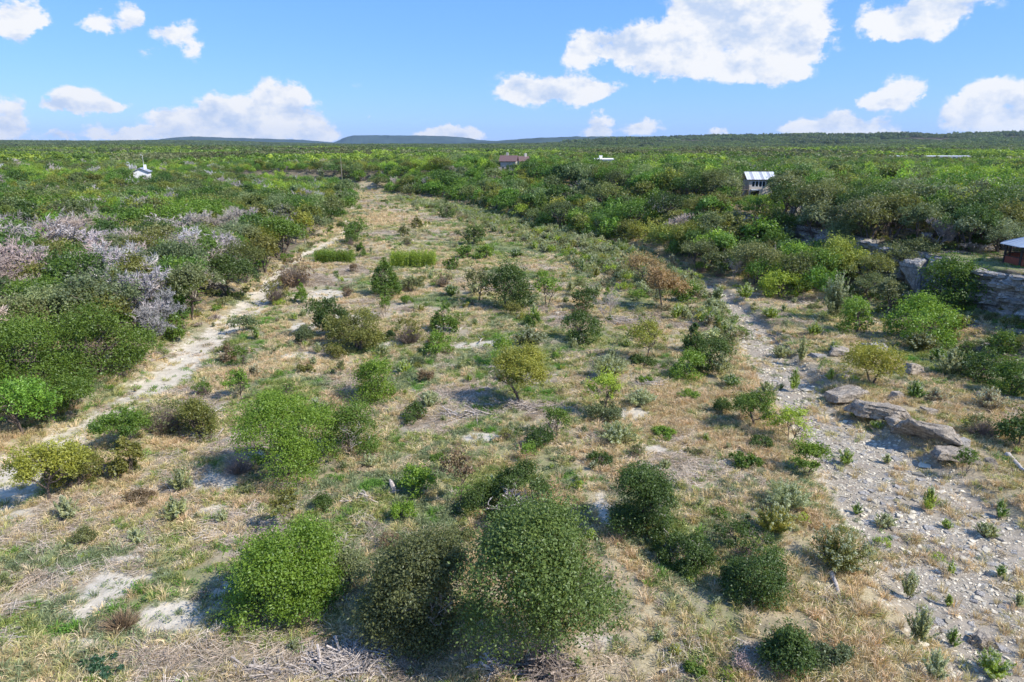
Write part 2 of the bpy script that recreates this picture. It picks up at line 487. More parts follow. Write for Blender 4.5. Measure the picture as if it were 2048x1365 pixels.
# ------------------------------------------------------------------ materials
class NT:
    def __init__(self, name):
        self.m = bpy.data.materials.new(name)
        self.m.use_nodes = True
        self.t = self.m.node_tree
        self.N, self.L = self.t.nodes, self.t.links
        self.N.clear()
        self.out = self.N.new('ShaderNodeOutputMaterial')

    def n(self, typ, **kw):
        x = self.N.new(typ)
        for k, v in kw.items():
            setattr(x, k, v)
        return x

    def set(self, sock, v):
        if isinstance(v, bpy.types.NodeSocket):
            self.L.new(v, sock)
        elif isinstance(v, (tuple, list)) and len(v) == 3 and sock.type == 'RGBA':
            sock.default_value = (*v, 1)
        else:
            sock.default_value = v

    def mix(self, f, a, b, blend='MIX'):
        x = self.n('ShaderNodeMix', data_type='RGBA', blend_type=blend)
        self.set(x.inputs[0], f); self.set(x.inputs[6], a); self.set(x.inputs[7], b)
        return x.outputs[2]

    def math(self, op, a, b=None, c=None):
        x = self.n('ShaderNodeMath', operation=op)
        for k, v in enumerate((a, b, c)):
            if v is not None: self.set(x.inputs[k], v)
        return x.outputs[0]

    def noise(self, scale, detail=4, rough=.55, vec=None, out='Fac'):
        x = self.n('ShaderNodeTexNoise')
        x.inputs['Scale'].default_value = scale; x.inputs['Detail'].default_value = detail; x.inputs['Roughness'].default_value = rough
        if vec is not None: self.L.new(vec, x.inputs['Vector'])
        return x.outputs[out]

    def ramp(self, v, a, b, lo=0.0, hi=1.0):
        x = self.n('ShaderNodeMapRange', interpolation_type='SMOOTHSTEP')
        self.set(x.inputs[0], v)
        x.inputs['From Min'].default_value = a; x.inputs['From Max'].default_value = b
        x.inputs['To Min'].default_value = lo; x.inputs['To Max'].default_value = hi
        return x.outputs[0]

    def attr(self, name, typ='GEOMETRY', out='Fac'):
        x = self.n('ShaderNodeAttribute', attribute_name=name, attribute_type=typ)
        return x.outputs[out]

    def pos(self):
        return self.n('ShaderNodeNewGeometry').outputs['Position']

    def objco(self):
        return self.n('ShaderNodeTexCoord').outputs['Object']

    def principled(self, col, rough=.8, metal=0.0, bump=None, bstr=.3, bdist=.05, spec=.3):
        p = self.n('ShaderNodeBsdfPrincipled')
        self.set(p.inputs['Base Color'], col); self.set(p.inputs['Roughness'], rough); self.set(p.inputs['Metallic'], metal)
        p.inputs['Specular IOR Level'].default_value = spec
        if bump is not None:
            b = self.n('ShaderNodeBump'); b.inputs['Strength'].default_value = bstr; b.inputs['Distance'].default_value = bdist
            self.L.new(bump, b.inputs['Height']); self.L.new(b.outputs[0], p.inputs['Normal'])
        self.L.new(p.outputs[0], self.out.inputs[0])
        return self.m


def leaf_material(name, source, trans=.38, gloss=.025, yellow=.12):
    m = NT(name)
    if source == 'OBJECT':
        base = m.n('ShaderNodeObjectInfo').outputs['Color']
    else:
        base = m.attr('tint', 'INSTANCER', 'Color')
    rnd = m.attr('rnd')
    hsv = m.n('ShaderNodeHueSaturation')
    m.set(hsv.inputs['Color'], base)
    m.set(hsv.inputs['Hue'], m.math('MULTIPLY_ADD', rnd, -.035, .5175))
    m.set(hsv.inputs['Value'], m.math('MULTIPLY_ADD', rnd, 1.15, .48))
    tip = m.attr('tip')
    col = m.mix(tip, hsv.outputs[0], (.47, .50, .32))
    d = m.n('ShaderNodeBsdfDiffuse'); m.set(d.inputs[0], col)
    t = m.n('ShaderNodeBsdfTranslucent')
    m.set(t.inputs[0], m.mix(.5, col, m.mix(1.0, col, (1.5, 1.45, .6), 'MULTIPLY')))
    s1 = m.n('ShaderNodeMixShader'); s1.inputs[0].default_value = trans
    m.L.new(d.outputs[0], s1.inputs[1]); m.L.new(t.outputs[0], s1.inputs[2])
    g = m.n('ShaderNodeBsdfGlossy'); g.inputs['Roughness'].default_value = .45; g.inputs[0].default_value = (.9, .95, 1, 1)
    s2 = m.n('ShaderNodeMixShader'); s2.inputs[0].default_value = gloss
    m.L.new(s1.outputs[0], s2.inputs[1]); m.L.new(g.outputs[0], s2.inputs[2])
    m.L.new(s2.outputs[0], m.out.inputs[0])
    return m.m


LEAF = leaf_material('leaves', 'OBJECT')
LEAF_I = leaf_material('leaves_scattered', 'INSTANCER')
GRASS_I = leaf_material('grass_blades', 'INSTANCER', trans=.25, gloss=.02)


def bark_material(name, col, source=None):
    m = NT(name)
    v = m.noise(9, 4, .6, m.objco())
    base = m.n('ShaderNodeObjectInfo').outputs['Color'] if source == 'OBJECT' else (m.attr('tint', 'INSTANCER', 'Color') if source else col)
    c = m.mix(m.ramp(v, .3, .7), m.mix(1.0, base, (.55, .52, .5), 'MULTIPLY'), m.mix(1.0, base, (1.25, 1.2, 1.15), 'MULTIPLY'))
    return m.principled(c, .9, bump=v, bstr=.6, bdist=.03, spec=.15)


BARK = bark_material('bark', (.16, .13, .11))
TWIG = bark_material('dead_twigs', None, 'OBJECT')
TWIG_I = bark_material('dead_twigs_scattered', None, 'INST')
DRIFT = bark_material('driftwood', None, 'OBJECT')


def rock_material(name, a, b, dark, strata=0.0, scale=1.0):
    m = NT(name)
    p = m.pos()
    v1 = m.noise(.9 * scale, 6, .62, p)
    v2 = m.noise(6 * scale, 6, .65, p)
    c = m.mix(m.ramp(v1, .35, .65), a, b)
    c = m.mix(m.ramp(v2, .52, .72), c, dark)
    if strata:
        mp = m.n('ShaderNodeMapping'); mp.inputs['Scale'].default_value = (.12, .12, 2.4)
        m.L.new(p, mp.inputs[0])
        v3 = m.noise(1.2, 5, .6, mp.outputs[0])
        c = m.mix(m.ramp(v3, .5, .62, 0, strata), c, dark)
        mp2 = m.n('ShaderNodeMapping'); mp2.inputs['Scale'].default_value = (1.1, 1.1, .16)
        m.L.new(p, mp2.inputs[0])
        c = m.mix(m.ramp(m.noise(1.4, 4, .6, mp2.outputs[0]), .55, .66, 0, .6), c, (.12, .115, .105))
    vo = m.n('ShaderNodeTexVoronoi', feature='DISTANCE_TO_EDGE'); vo.inputs['Scale'].default_value = 1.1 * scale
    wv = m.n('ShaderNodeVectorMath', operation='MULTIPLY_ADD'); wv.inputs[1].default_value = (.5, .5, .5)
    m.L.new(m.noise(1.6 * scale, 3, .6, p, 'Color'), wv.inputs[0]); m.L.new(p, wv.inputs[2])
    m.L.new(wv.outputs[0], vo.inputs['Vector'])
    crack = m.ramp(vo.outputs['Distance'], .0, .035)
    c = m.mix(m.math('MULTIPLY_ADD', crack, -.65, .65), c, (.06, .05, .042))
    hgt = m.math('ADD', m.math('ADD', v2, m.math('MULTIPLY', v1, 1.5)), m.math('MULTIPLY', crack, .7))
    return m.principled(c, .92, bump=hgt, bstr=.9, bdist=.12, spec=.15)


ROCK_CLIFF = rock_material('cliff_limestone', (.46, .42, .36), (.30, .275, .24), (.13, .12, .10), .6)
ROCK_BOULDER = rock_material('boulder_limestone', (.50, .42, .32), (.34, .285, .22), (.15, .13, .10), .45, 1.8)
ROCK_PALE = rock_material('pale_limestone', (.52, .48, .42), (.36, .33, .29), (.22, .2, .18), 0, 3)


def stone_inst():
    m = NT('gravel_stone')
    t = m.attr('tint', 'INSTANCER', 'Color')
    v = m.noise(7, 3, .6, m.objco())
    return m.principled(m.mix(m.ramp(v, .4, .7, 0, .6), t, m.mix(1.0, t, (.55, .53, .5), 'MULTIPLY')), .9, spec=.15)


STONE_I = stone_inst()


def ground_material():
    m = NT('ground')
    p = m.pos()
    A = lambda n: m.attr(n)
    nf = m.noise(1.3, 8, .65, p)
    ng = m.noise(.35, 6, .6, p)
    nh = m.noise(7.0, 5, .7, p)
    edge = m.math('MULTIPLY_ADD', nf, .9, -.45)

    def mask(name, w=.12, c=.5):
        return m.ramp(m.math('ADD', A(name), edge), c - w, c + w)
    soil = m.mix(m.ramp(nf, .35, .65), (.35, .275, .175), (.47, .385, .25))
    soil = m.mix(m.ramp(ng, .42, .6, 0, .75), soil, (.24, .215, .125))
    soil = m.mix(m.ramp(nh, .5, .68, 0, .55), soil, (.20, .165, .11))
    thatch = m.mix(m.ramp(nh, .35, .65), (.28, .235, .18), (.47, .40, .31))
    soil = m.mix(mask('m_thatch', .2), soil, thatch)
    gold = m.mix(m.ramp(nh, .35, .65), (.30, .24, .13), (.50, .42, .26))
    soil = m.mix(mask('m_gold', .2), soil, gold)
    green = m.mix(m.ramp(nh, .35, .65), (.13, .15, .055), (.24, .25, .11))
    soil = m.mix(mask('m_green', .25), soil, green)
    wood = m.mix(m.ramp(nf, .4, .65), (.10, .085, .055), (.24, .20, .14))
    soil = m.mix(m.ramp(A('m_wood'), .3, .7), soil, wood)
    sand = m.mix(m.ramp(nf, .35, .62), (.47, .41, .31), (.60, .53, .41))
    sand = m.mix(m.ramp(nh, .56, .74, 0, .5), sand, (.40, .34, .27))
    soil = m.mix(m.ramp(m.math('ADD', m.math('ADD', A('m_sand'), edge), m.math('MULTIPLY_ADD', nh, .7, -.35)), .38, .66), soil, sand)
    vo = m.n('ShaderNodeTexVoronoi'); vo.inputs['Scale'].default_value = 4.5
    m.L.new(p, vo.inputs['Vector'])
    vs = m.n('ShaderNodeSeparateColor'); m.L.new(vo.outputs['Color'], vs.inputs[0])
    grav = m.mix(vs.outputs[0], (.42, .345, .235), (.70, .59, .43))
    grav = m.mix(m.ramp(vo.outputs['Distance'], .08, .2, 0, 1), grav, m.mix(.6, grav, (.18, .16, .135)))
    grav = m.mix(m.ramp(m.noise(.5, 5, .6, p), .52, .66, 0, .8), grav, (.30, .24, .18))
    soil = m.mix(mask('m_gravel', .12), soil, grav)
    bmp = m.math('ADD', m.math('MULTIPLY', nf, 1.2), m.math('MULTIPLY', nh, .5))
    return m.principled(soil, .95, bump=bmp, bstr=.7, bdist=.15, spec=.1)


GROUND = ground_material()


def simple(name, col, rough=.7, metal=0.0, scale=3.0, var=.25, spec=.3):
    m = NT(name)
    v = m.noise(scale, 4, .6, m.objco())
    return m.principled(m.mix(m.ramp(v, .3, .7, 0, 1), col, tuple(c * (1 - var) for c in col)), rough, metal, spec=spec)


# ------------------------------------------------------------------ terrain
def axis(parts):
    a = [parts[0][0]]
    for start, end, s0, s1 in parts:
        x = start
        while x < end:
            f = (x - start) / (end - start)
            x += s0 * (1 - f) + s1 * f
            a.append(min(x, end))
    return np.array(sorted(set(np.round(a, 3))))


EXCL = []     # (x, y, r) places the woods leave free


def masks(x, y):
    ins, dl, dr = valley(x, y)
    dw, ww = seg_dist(x, y, WASH[0], WASH[1])
    dc, wc = seg_dist(x, y, CHANNEL[0], CHANNEL[1])
    sand = np.maximum(np.clip(1.05 - .55 * dw / ww, 0, 1), patch(x, y, SAND_W) * .9)
    sand = sand - .22 * sm(fbm(x, y, 4.5, 3, 52), .50, .60) * (dw < ww * 1.6)
    sand = np.clip(sand, 0, 1)
    dt, wt = seg_dist(x, y, TRAIL[0], TRAIL[1])
    trail = np.clip(1.0 - .5 * dt / wt, 0, 1)
    grav = np.clip(1.25 - .75 * dc / wc, 0, 1)
    th = patch(x, y, THATCH_W)
    gr = np.maximum(patch(x, y, GREEN_W), (fbm(x, y, 11, 3, 21) - .38) * 1.7)
    go = np.maximum(patch(x, y, GOLD_W), (fbm(x, y, 9, 3, 27) - .40) * 1.8)
    th = np.maximum(th, (fbm(x, y, 8, 3, 29) - .42) * 1.8)
    go = np.maximum(go, trail * .9)
    gr = gr * (1 - trail)
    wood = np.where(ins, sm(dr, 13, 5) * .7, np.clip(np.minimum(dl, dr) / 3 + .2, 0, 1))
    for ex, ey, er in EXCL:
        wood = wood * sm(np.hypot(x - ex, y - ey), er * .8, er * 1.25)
    sand = np.where(ins, sand, 0)
    return dict(m_sand=sand, m_gravel=grav, m_thatch=th, m_green=gr, m_gold=go, m_wood=wood, ins=ins, dl=dl, dr=dr, trail=trail)
GAZEBO = (76.6, 98.5)
GABLED_T = None


def plateau_pt(px, py, z):
    d = ray(px, py)
    t = (CAM_H - z) / -d[2]
    return d[0] * t, d[1] * t


HOUSE = plateau_pt(1512, 399, 8.4)
BROWN = plateau_pt(1018, 338, 12.0)
FLATW = plateau_pt(1206, 332, 12.5)
WHITEG = plateau_pt(287, 366, 5.5)
EXCL += [(HOUSE[0], HOUSE[1], 9), (GAZEBO[0] - 7.5, GAZEBO[1] + 4, 6.5), (GAZEBO[0], GAZEBO[1] - 1, 7), (66.5, 158, 4), (81, 163, 5), (91, 164, 3.5)]


def build_ground():
    xs = axis([(0, 72, .56, .56), (72, 160, .9, 3), (160, 900, 4, 40), (900, 9000, 60, 700)])
    xs = np.concatenate([-xs[:0:-1], xs])
    ys = axis([(-120, 20, 12, 3), (20, 115, .5, .6), (115, 260, .9, 1.8), (260, 900, 2.4, 16), (900, 12500, 24, 600)])
    X, Y = np.meshgrid(xs, ys)
    Z = height(X, Y)
    mk = masks(X, Y)
    V = np.stack([X, Y, Z], -1).reshape(-1, 3)
    nx, ny = len(xs), len(ys)
    i = np.arange(ny - 1)[:, None] * nx + np.arange(nx - 1)[None, :]
    Q = np.stack([i, i + 1, i + nx + 1, i + nx], -1).reshape(-1, 4)
    me = mesh_from('ground', V, Q, [GROUND], vattr={k: v.ravel() for k, v in mk.items() if k.startswith('m_')}, smooth=True)
    o = link('ground', me)
    tag(o, 'dry creek valley floor of sand, gravel and parched grass rising to wooded banks', kind='structure')


build_ground()


def build_cliff():
    mpts = []
    for k in range(len(RIGHT) - 1):
        a, b = RIGHT[k], RIGHT[k + 1]
        if b[1] < 30 or a[0] < -30: continue
        L = math.dist(a, b); n = int(L / .55)
        for q in range(n):
            mpts.append((a[0] + (b[0] - a[0]) * q / n, a[1] + (b[1] - a[1]) * q / n))
    P = np.array(mpts)
    ker = np.ones(15) / 15
    Ps = np.stack([np.convolve(np.pad(P[:, j], 7, 'edge'), ker, 'valid') for j in range(2)], -1)
    d = np.gradient(Ps, axis=0); d /= np.linalg.norm(d, axis=1)[:, None]
    nrm = np.stack([-d[:, 1], d[:, 0]], -1)      # towards the valley (left of travel)
    s = np.concatenate([[0], np.cumsum(np.linalg.norm(np.diff(Ps, axis=0), axis=1))])
    base = height(Ps[:, 0] + nrm[:, 0] * 1.5, Ps[:, 1] + nrm[:, 1] * 1.5) - 1.0
    top = height(Ps[:, 0] - nrm[:, 0] * 4.5, Ps[:, 1] - nrm[:, 1] * 4.5)
    rows = 34
    V = []
    for r in range(rows + 3):
        f = min(r / rows, 1.0)
        z = base + (top + .15 - base) * f
        zz = np.full_like(s, r * .30)
        lay = np.floor(r / 3.0 + 1.6 * fbm(s, s * 0, 7, 2, 90))
        blk = _hash(np.floor(s / (1.4 + 1.2 * (lay * .37 % 1)) + lay * 5.3), np.full_like(s, lay), 5) - .5
        joint = np.where(fbm(s, zz * .35, .9, 2, 71) > .60, -.75, 0)
        off = .6 + joint + 1.6 * (fbm(s, zz, 9, 3, 3) - .5) * 2 + (fbm(s * 1.0, zz * 1.6, 1.7, 3, 8) - .5) * 1.1 + blk * .8 + (_hash(np.full_like(s, lay), np.floor(s / 9.0 + lay * .4), 9) - .5) * 1.3
        off = off + (1 - f) * 1.0 + 1.5 * (fbm(s, s * 0, 14, 2, 44) - .45)
        if r > rows:
            off = off - 2.2 * (r - rows)
            z = height(Ps[:, 0] + nrm[:, 0] * off, Ps[:, 1] + nrm[:, 1] * off) - (.02 if r == rows + 1 else .6)
            z = np.minimum(z, top + .4) if r == rows + 1 else z
        V.append(np.stack([Ps[:, 0] + nrm[:, 0] * off, Ps[:, 1] + nrm[:, 1] * off, z], -1))
    n = len(s)
    V = np.stack(V).reshape(-1, 3)
    i = np.arange(rows + 2)[:, None] * n + np.arange(n - 1)[None, :]
    Q = np.stack([i, i + n, i + n + 1, i + 1], -1).reshape(-1, 4)
    o = link('cliff', mesh_from('cliff', V, Q, [ROCK_CLIFF]))
    tag(o, 'layered grey limestone cliff along the outer bank of the creek', kind='structure')


build_cliff()

HILL_M = simple('hill_scrub_haze_tint', (.06, .085, .065), .95, scale=.004, var=.35, spec=.05)  # scrub green with the blue of distant haze painted into it


def build_hills():
    spec = [([(120, 287), (200, 285.5), (300, 285), (372, 284), (405, 281), (440, 279.5), (500, 282), (560, 283), (640, 284), (720, 287)], 10500),
            ([(690, 287), (708, 284), (730, 278), (760, 277.5), (800, 277.8), (850, 278), (900, 279), (930, 281), (960, 284), (1040, 286)], 11500),
            ([(-300, 279), (0, 284), (60, 285), (130, 287), (240, 288), (330, 288.5)], 7600),
            ([(930, 286), (1000, 284), (1080, 279), (1140, 277), (1250, 277), (1350, 276), (1600, 280), (2400, 279)], 7800)]
    for prof, dist in spec:
        px = np.linspace(prof[0][0], prof[-1][0], 160)
        py = np.interp(px, [p[0] for p in prof], [p[1] for p in prof])
        X = (px - 1024) / F * dist / CP
        top = CAM_H + (287 - py + (5.0 if dist > 9000 else 2.2) * sm(287 - py, 0, 5)) / F * dist * 1.02 + (fbm(px, px * 0, 9, 3, 6) - .5) * 8
        V = []
        for r, (dy, f) in enumerate([(-1400, -.02), (-900, .18), (-500, .52), (-200, .88), (-60, 1.0), (120, 1.0), (500, .6), (1200, -.1)]):
            ny = dist + dy + (fbm(px * 3, np.full_like(px, r * 40.), 60, 3, 9) - .5) * 260 * (1 if 0 < r < 6 else .2)
            V.append(np.stack([X * (1 + dy / dist), ny, (top + 8) * f * (1 - .12 * (fbm(px, px * 0 + r, 14, 2, 4) - .5) * (r in (1, 2, 3))) - 8], -1))
        n = len(px)
        i = np.arange(7)[:, None] * n + np.arange(n - 1)[None, :]
        Q = np.stack([i, i + 1, i + n + 1, i + n], -1).reshape(-1, 4)
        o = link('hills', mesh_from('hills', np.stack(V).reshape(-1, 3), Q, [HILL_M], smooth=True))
        tag(o, 'low flat-topped wooded hills on the horizon', kind='structure')


build_hills()

# ------------------------------------------------------------------ foliage shapes
def unit(v):
    return v / (np.linalg.norm(v, axis=-1, keepdims=True) + 1e-9)


def leaves(rng, P, Nn, size, aspect=.55, flat=.55, up=.25, along=None):
    """diamond leaves at points P facing about Nn"""
    n = len(P)
    nn = unit(Nn * flat + rng.normal(size=(n, 3)) * .55 + np.array([0, 0, up]))
    t = rng.normal(size=(n, 3)) if along is None else along + rng.normal(size=(n, 3)) * .35
    t = unit(t - nn * (t * nn).sum(1)[:, None])
    s = np.cross(nn, t)
    L = (size * rng.uniform(.65, 1.35, n))[:, None]
    W = L * aspect * rng.uniform(.8, 1.2, (n, 1))
    fold = nn * W * rng.uniform(-.25, .25, (n, 1))
    V = np.stack([P - t * L * .5, P + s * W * .5 + fold, P + t * L * .5, P - s * W * .5 + fold], 1).reshape(-1, 3)
    return V, np.arange(n * 4).reshape(-1, 4)


def clump_leaves(rng, cen, rad, n, squash=.8, outward=None, shell=.25):
    """n leaf points over clumps (cen, rad)"""
    w = rad ** 2; w = w / w.sum()
    k = rng.choice(len(cen), n, p=w)
    d = unit(rng.normal(size=(n, 3)))
    c0 = outward if outward is not None else cen.mean(0)
    o = unit(cen[k] - c0 + rng.normal(size=(n, 3)) * .01)
    dot = (d * o).sum(1)
    d = np.where((dot < -.25)[:, None], -d, d)
    low = d[:, 2] < -.45
    d[low, 2] *= -.6
    r = rad[k] * (1 - shell * rng.random(n) ** 1.6) * (1 + .16 * np.sin(d[:, 0] * 7 + k) * np.cos(d[:, 1] * 6 + k * 2.1))
    P = cen[k] + d * r[:, None] * np.array([1, 1, squash])
    return P, d, k


def crown_mesh(rng, w, h, leaf, style='round', n=None, dens=1.0, name='crown', mat=None, z0=None, cap=None):
    """w wide, top at h; returns a mesh"""
    mat = mat or LEAF
    if z0 is None:
        z0 = {'round': .02, 'oak': .22, 'juniper': .03, 'cone': .02, 'sparse': .25, 'tree': .22, 'big': .20}.get(style, .05) * h
    H = h - z0
    tip = None
    if style == 'feather':
        slim = h > .8 * w
        ns = int(26 + 12 * w)
        th = rng.uniform(0, 2 * math.pi, ns)
        lean = rng.random(ns) ** (1.15 if slim else .7)
        per = max(12, int((n or 2600) * (.62 if slim else 1) / ns))
        ex = np.cos(th) * lean * w * .5; ey = np.sin(th) * lean * w * .5
        ez = h * (1 - .42 * lean ** 2) * rng.uniform(.55 if slim else .72, 1.0, ns)
        f = rng.uniform(.22, 1.0, (ns, per)) ** .8
        bx = np.cos(th) * rng.random(ns) * w * .1; by = np.sin(th) * rng.random(ns) * w * .1
        px = bx[:, None] + (ex - bx)[:, None] * f ** 1.25; py = by[:, None] + (ey - by)[:, None] * f ** 1.25; pz = ez[:, None] * f ** .92
        P = np.stack([px, py, pz], -1)
        spread = (.030 if slim else .050) * (w + h) * (1.05 - f) ** .5 * .8
        P = P + rng.normal(size=P.shape) * spread[..., None] * .6
        D = unit(np.stack([ex * .8, ey * .8, ez], -1))[:, None, :] * np.ones((1, per, 1))
        P = P.reshape(-1, 3); D = D.reshape(-1, 3); f = f.ravel()
        V, Fq = leaves(rng, P, unit(P * np.array([1, 1, .3])), leaf * (1.7 if slim else 1.35), .24 if slim else .32, .5, .3, along=D * (2.2 if slim else 1.3))
        rn = rng.random(len(P)) * .5 + np.repeat(rng.random(ns), per) * .5
        tip = np.clip((f - .78) * 5, 0, 1) * (rng.random(len(P)) < .65)
        return mesh_from(name, V, Fq, [mat], {'rnd': rn, 'tip': tip})
    K = int(np.clip(16 + w * H * 1.0, 16, 80))
    if style == 'oak': K = int(K * .8)
    u = unit(rng.normal(size=(K, 3)))
    u[:, 2] = np.where(u[:, 2] < -.55, -u[:, 2] * .5, u[:, 2])
    rr = rng.uniform(.30, .90, K)
    asym = 1 + .30 * np.sin(np.arctan2(u[:, 1], u[:, 0]) * 2 + rng.uniform(0, 6)) + .20 * np.sin(np.arctan2(u[:, 1], u[:, 0]) * 3 + rng.uniform(0, 6))
    cen = u * rr[:, None] * np.array([w / 2, w / 2, H / 2])
    if w > 2.6 and style in ('round', 'big'):
        # a crown of three to five uneven heads
        m_ = int(rng.integers(3, 6))
        la = rng.uniform(0, 6.28) + np.arange(m_) * 6.283 / m_ + rng.normal(size=m_) * .3
        lc = np.stack([np.cos(la), np.sin(la), rng.uniform(-.5, .75, m_)], -1) * rng.uniform(.34, .56, (m_, 1))
        lc[0] *= .3; lc[0, 2] = .42
        lr = rng.uniform(.36, .60, m_)
        q_ = rng.integers(0, m_, K)
        v_ = lc[q_] + u * (lr[q_] * rng.uniform(.55, 1.0, K))[:, None]
        cen = v_ * np.array([w / 2, w / 2, H / 2])
        asym = 1.0 + 0 * asym
        if True:
            sk = rng.random(K) < .34
            a_ = rng.uniform(0, 6.283, K); r_ = rng.uniform(.25, .80, K)
            cen[sk] = np.stack([np.cos(a_) * r_ * w / 2, np.sin(a_) * r_ * w / 2, rng.uniform(-.42, -.15, K) * H], -1)[sk]
    cen[:, :2] *= asym[:, None]
    cen[:, 2] += z0 + H / 2
    rad = np.minimum(w, H * 1.2) * (.24 if w < 4 else .20) * rng.uniform(.6, 1.3, K)
    squash = .85
    if style == 'oak':
        cen[:, 2] = z0 + H * (.12 + .66 * (cen[:, 2] - z0) / H)
        cen[:, 2] += .18 * H * (1 - (np.hypot(cen[:, 0], cen[:, 1]) / (w / 2)) ** 2)
        rad = w * .145 * rng.uniform(.7, 1.25, K); squash = .75
    if style == 'cone':
        f = rng.random(K) ** 1.3; a = rng.uniform(0, 6.28, K)
        r_ = (1 - f) ** .8 * w * .36
        cen = np.stack([np.cos(a) * r_, np.sin(a) * r_, z0 + H * (.08 + .82 * f)], -1)
        rad = w * .2 * (1.08 - f * .75) * rng.uniform(.8, 1.2, K); squash = 1.4
    if style == 'juniper':
        rad *= .78; squash = 1.5
    if style == 'low':
        cen[:, 2] = z0 + (cen[:, 2] - z0) * .8
    area = 4 * math.pi * ((w * w / 4 + w * H / 2) / 3 * 1.0) * 1.5
    if n is None:
        n = int(np.clip(dens * 2.1 * area / (.5 * leaf * leaf * .55), 300, cap or 34000))
    c0 = np.array([0, 0, z0 + H * .42])
    crn = rng.random(K)
    # sprays of leaves stand on the clumps, with gaps between them; a few leaves fill the inside
    per = 9
    ns = n // per
    open_ = style in ('sparse', 'tree')
    S_, sdir, k = clump_leaves(rng, cen, rad * (.75 if open_ else .86), ns, squash, c0, shell=1.0 if open_ else .34)
    ext = rad[k] * rng.uniform(.25, .75, ns) * (1.25 if style == 'juniper' else 1)
    sdir = unit(sdir + np.array([0, 0, .9 if style == 'juniper' else .35]) + rng.normal(size=(ns, 3)) * .25)
    srn = rng.random(ns)
    ext = ext * np.where(rng.random(ns) < .07, 2.4, 1.0)
    u_ = rng.random((ns, per))
    P = S_[:, None, :] + sdir[:, None, :] * (ext[:, None] * u_)[..., None] + rng.normal(size=(ns, per, 3)) * (ext * .20 + leaf * .25)[:, None, None]
    P = P.reshape(-1, 3)
    d = unit(sdir[:, None, :] + rng.normal(size=(ns, per, 3)) * .35).reshape(-1, 3)
    rn = (rng.random((ns, per)) * .34 + srn[:, None] * .30 + crn[k][:, None] * .24).ravel() + .14 * np.clip((P[:, 2] - z0) / H, 0, 1)
    d2 = d
    P[:, 2] = np.maximum(P[:, 2], .04)
    V, Fq = leaves(rng, P, d2, leaf, .55 if style != 'juniper' else .42, .6, .3 if style != 'juniper' else .0)
    return mesh_from(name, V, Fq, [mat], {'rnd': rn, 'tip': np.zeros(len(P))})


def branch_mb(rng, h, w, levels=3, kids=4, r0=.12, stems=1, lean=.25, twigs=0, start=.35, tw=.016):
    mb = MB()
    rnd = rng

    def grow(p, d, L, r, lev):
        n = 4 if lev == 0 else 3
        pts = [p]; dd = d.copy(); q = p.copy()
        for k in range(n):
            dd = unit(dd + rnd.normal(size=3) * .18 + np.array([0, 0, .05]))
            q = q + dd * L / n
            pts.append(q)
        rad = np.linspace(r, r * (.55 if lev < levels else .3), n + 1)
        mb.tube(pts, rad, 5 if lev == 0 else (4 if lev == 1 else 3))
        if lev < levels:
            for c in range(kids if lev else kids + 1):
                f = rnd.uniform(start if lev == 0 else .25, 1.0)
                base = pts[0] * (1 - f) + pts[-1] * f
                idx = min(int(f * n), n - 1)
                base = pts[idx] + (pts[idx + 1] - pts[idx]) * (f * n - idx)
                a = rnd.uniform(0, 6.283)
                side = np.array([math.cos(a), math.sin(a), rnd.uniform(-.1, .5)])
                nd = unit(dd * .55 + side * .85 * (w / max(h, .1)) ** .4)
                grow(base, nd, L * rnd.uniform(.5, .72), max(r * .5, .012), lev + 1)
        elif twigs:
            for c in range(twigs):
                f = rnd.uniform(.2, 1)
                base = pts[0] * (1 - f) + pts[-1] * f
                nd = unit(dd * .8 + rnd.normal(size=3) * .6)
                e = base + nd * L * rnd.uniform(.3, .7)
                s = unit(np.cross(nd, rnd.normal(size=3))) * tw
                mb.add([base - s, base + s, e], tris=[(0, 1, 2)])
    for s in range(stems):
        a = rnd.uniform(0, 6.283)
        ln = lean * rnd.uniform(.3, 1) * (1 if stems > 1 else .6)
        grow(np.array([math.cos(a) * .1 * (stems > 1), math.sin(a) * .1 * (stems > 1), -.15]), unit(np.array([math.cos(a) * ln, math.sin(a) * ln, 1])), h * .55, r0, 0)
    V = np.concatenate(mb.v)
    # fit to the asked size
    z = V[:, 2].max(); x = np.percentile(np.hypot(V[:, 0], V[:, 1]), 98)
    V[:, 2] *= h / max(z, .1)
    k = (w / 2) / max(x, .1)
    V[:, :2] *= k
    mb.v = [V]
    return mb


def twig_ball(rng, w, h, n, name='twigs', mat=None, thick=.012):
    """a mound of fine grey stems fanning up and out from the ground"""
    th = rng.uniform(0, 6.283, n); ln = rng.random(n) ** .6
    e = np.stack([np.cos(th) * ln * w / 2, np.sin(th) * ln * w / 2, h * (1 - .55 * ln ** 2) * rng.uniform(.55, 1, n)], -1)
    b = np.stack([np.cos(th) * ln * w * .10, np.sin(th) * ln * w * .10, np.zeros(n)], -1) + rng.normal(size=(n, 3)) * .05
    mid = (b + e) / 2 + np.stack([np.cos(th), np.sin(th), np.full(n, .8)], -1) * -.04 + rng.normal(size=(n, 3)) * .04
    s = unit(np.cross(e - b, rng.normal(size=(n, 3)))) * thick
    V = np.stack([b - s, b + s, mid + s, mid - s, e], 1).reshape(-1, 3)
    i = np.arange(n)[:, None] * 5
    Q = np.concatenate([i, i + 1, i + 2, i + 3], 1); T = np.concatenate([i + 3, i + 2, i + 4], 1)
    rn = rng.random(n)
    return mesh_from(name, V, [Q, T], [mat or TWIG], {'rnd': np.concatenate([rn, rn]), 'tip': np.zeros(2 * n)})


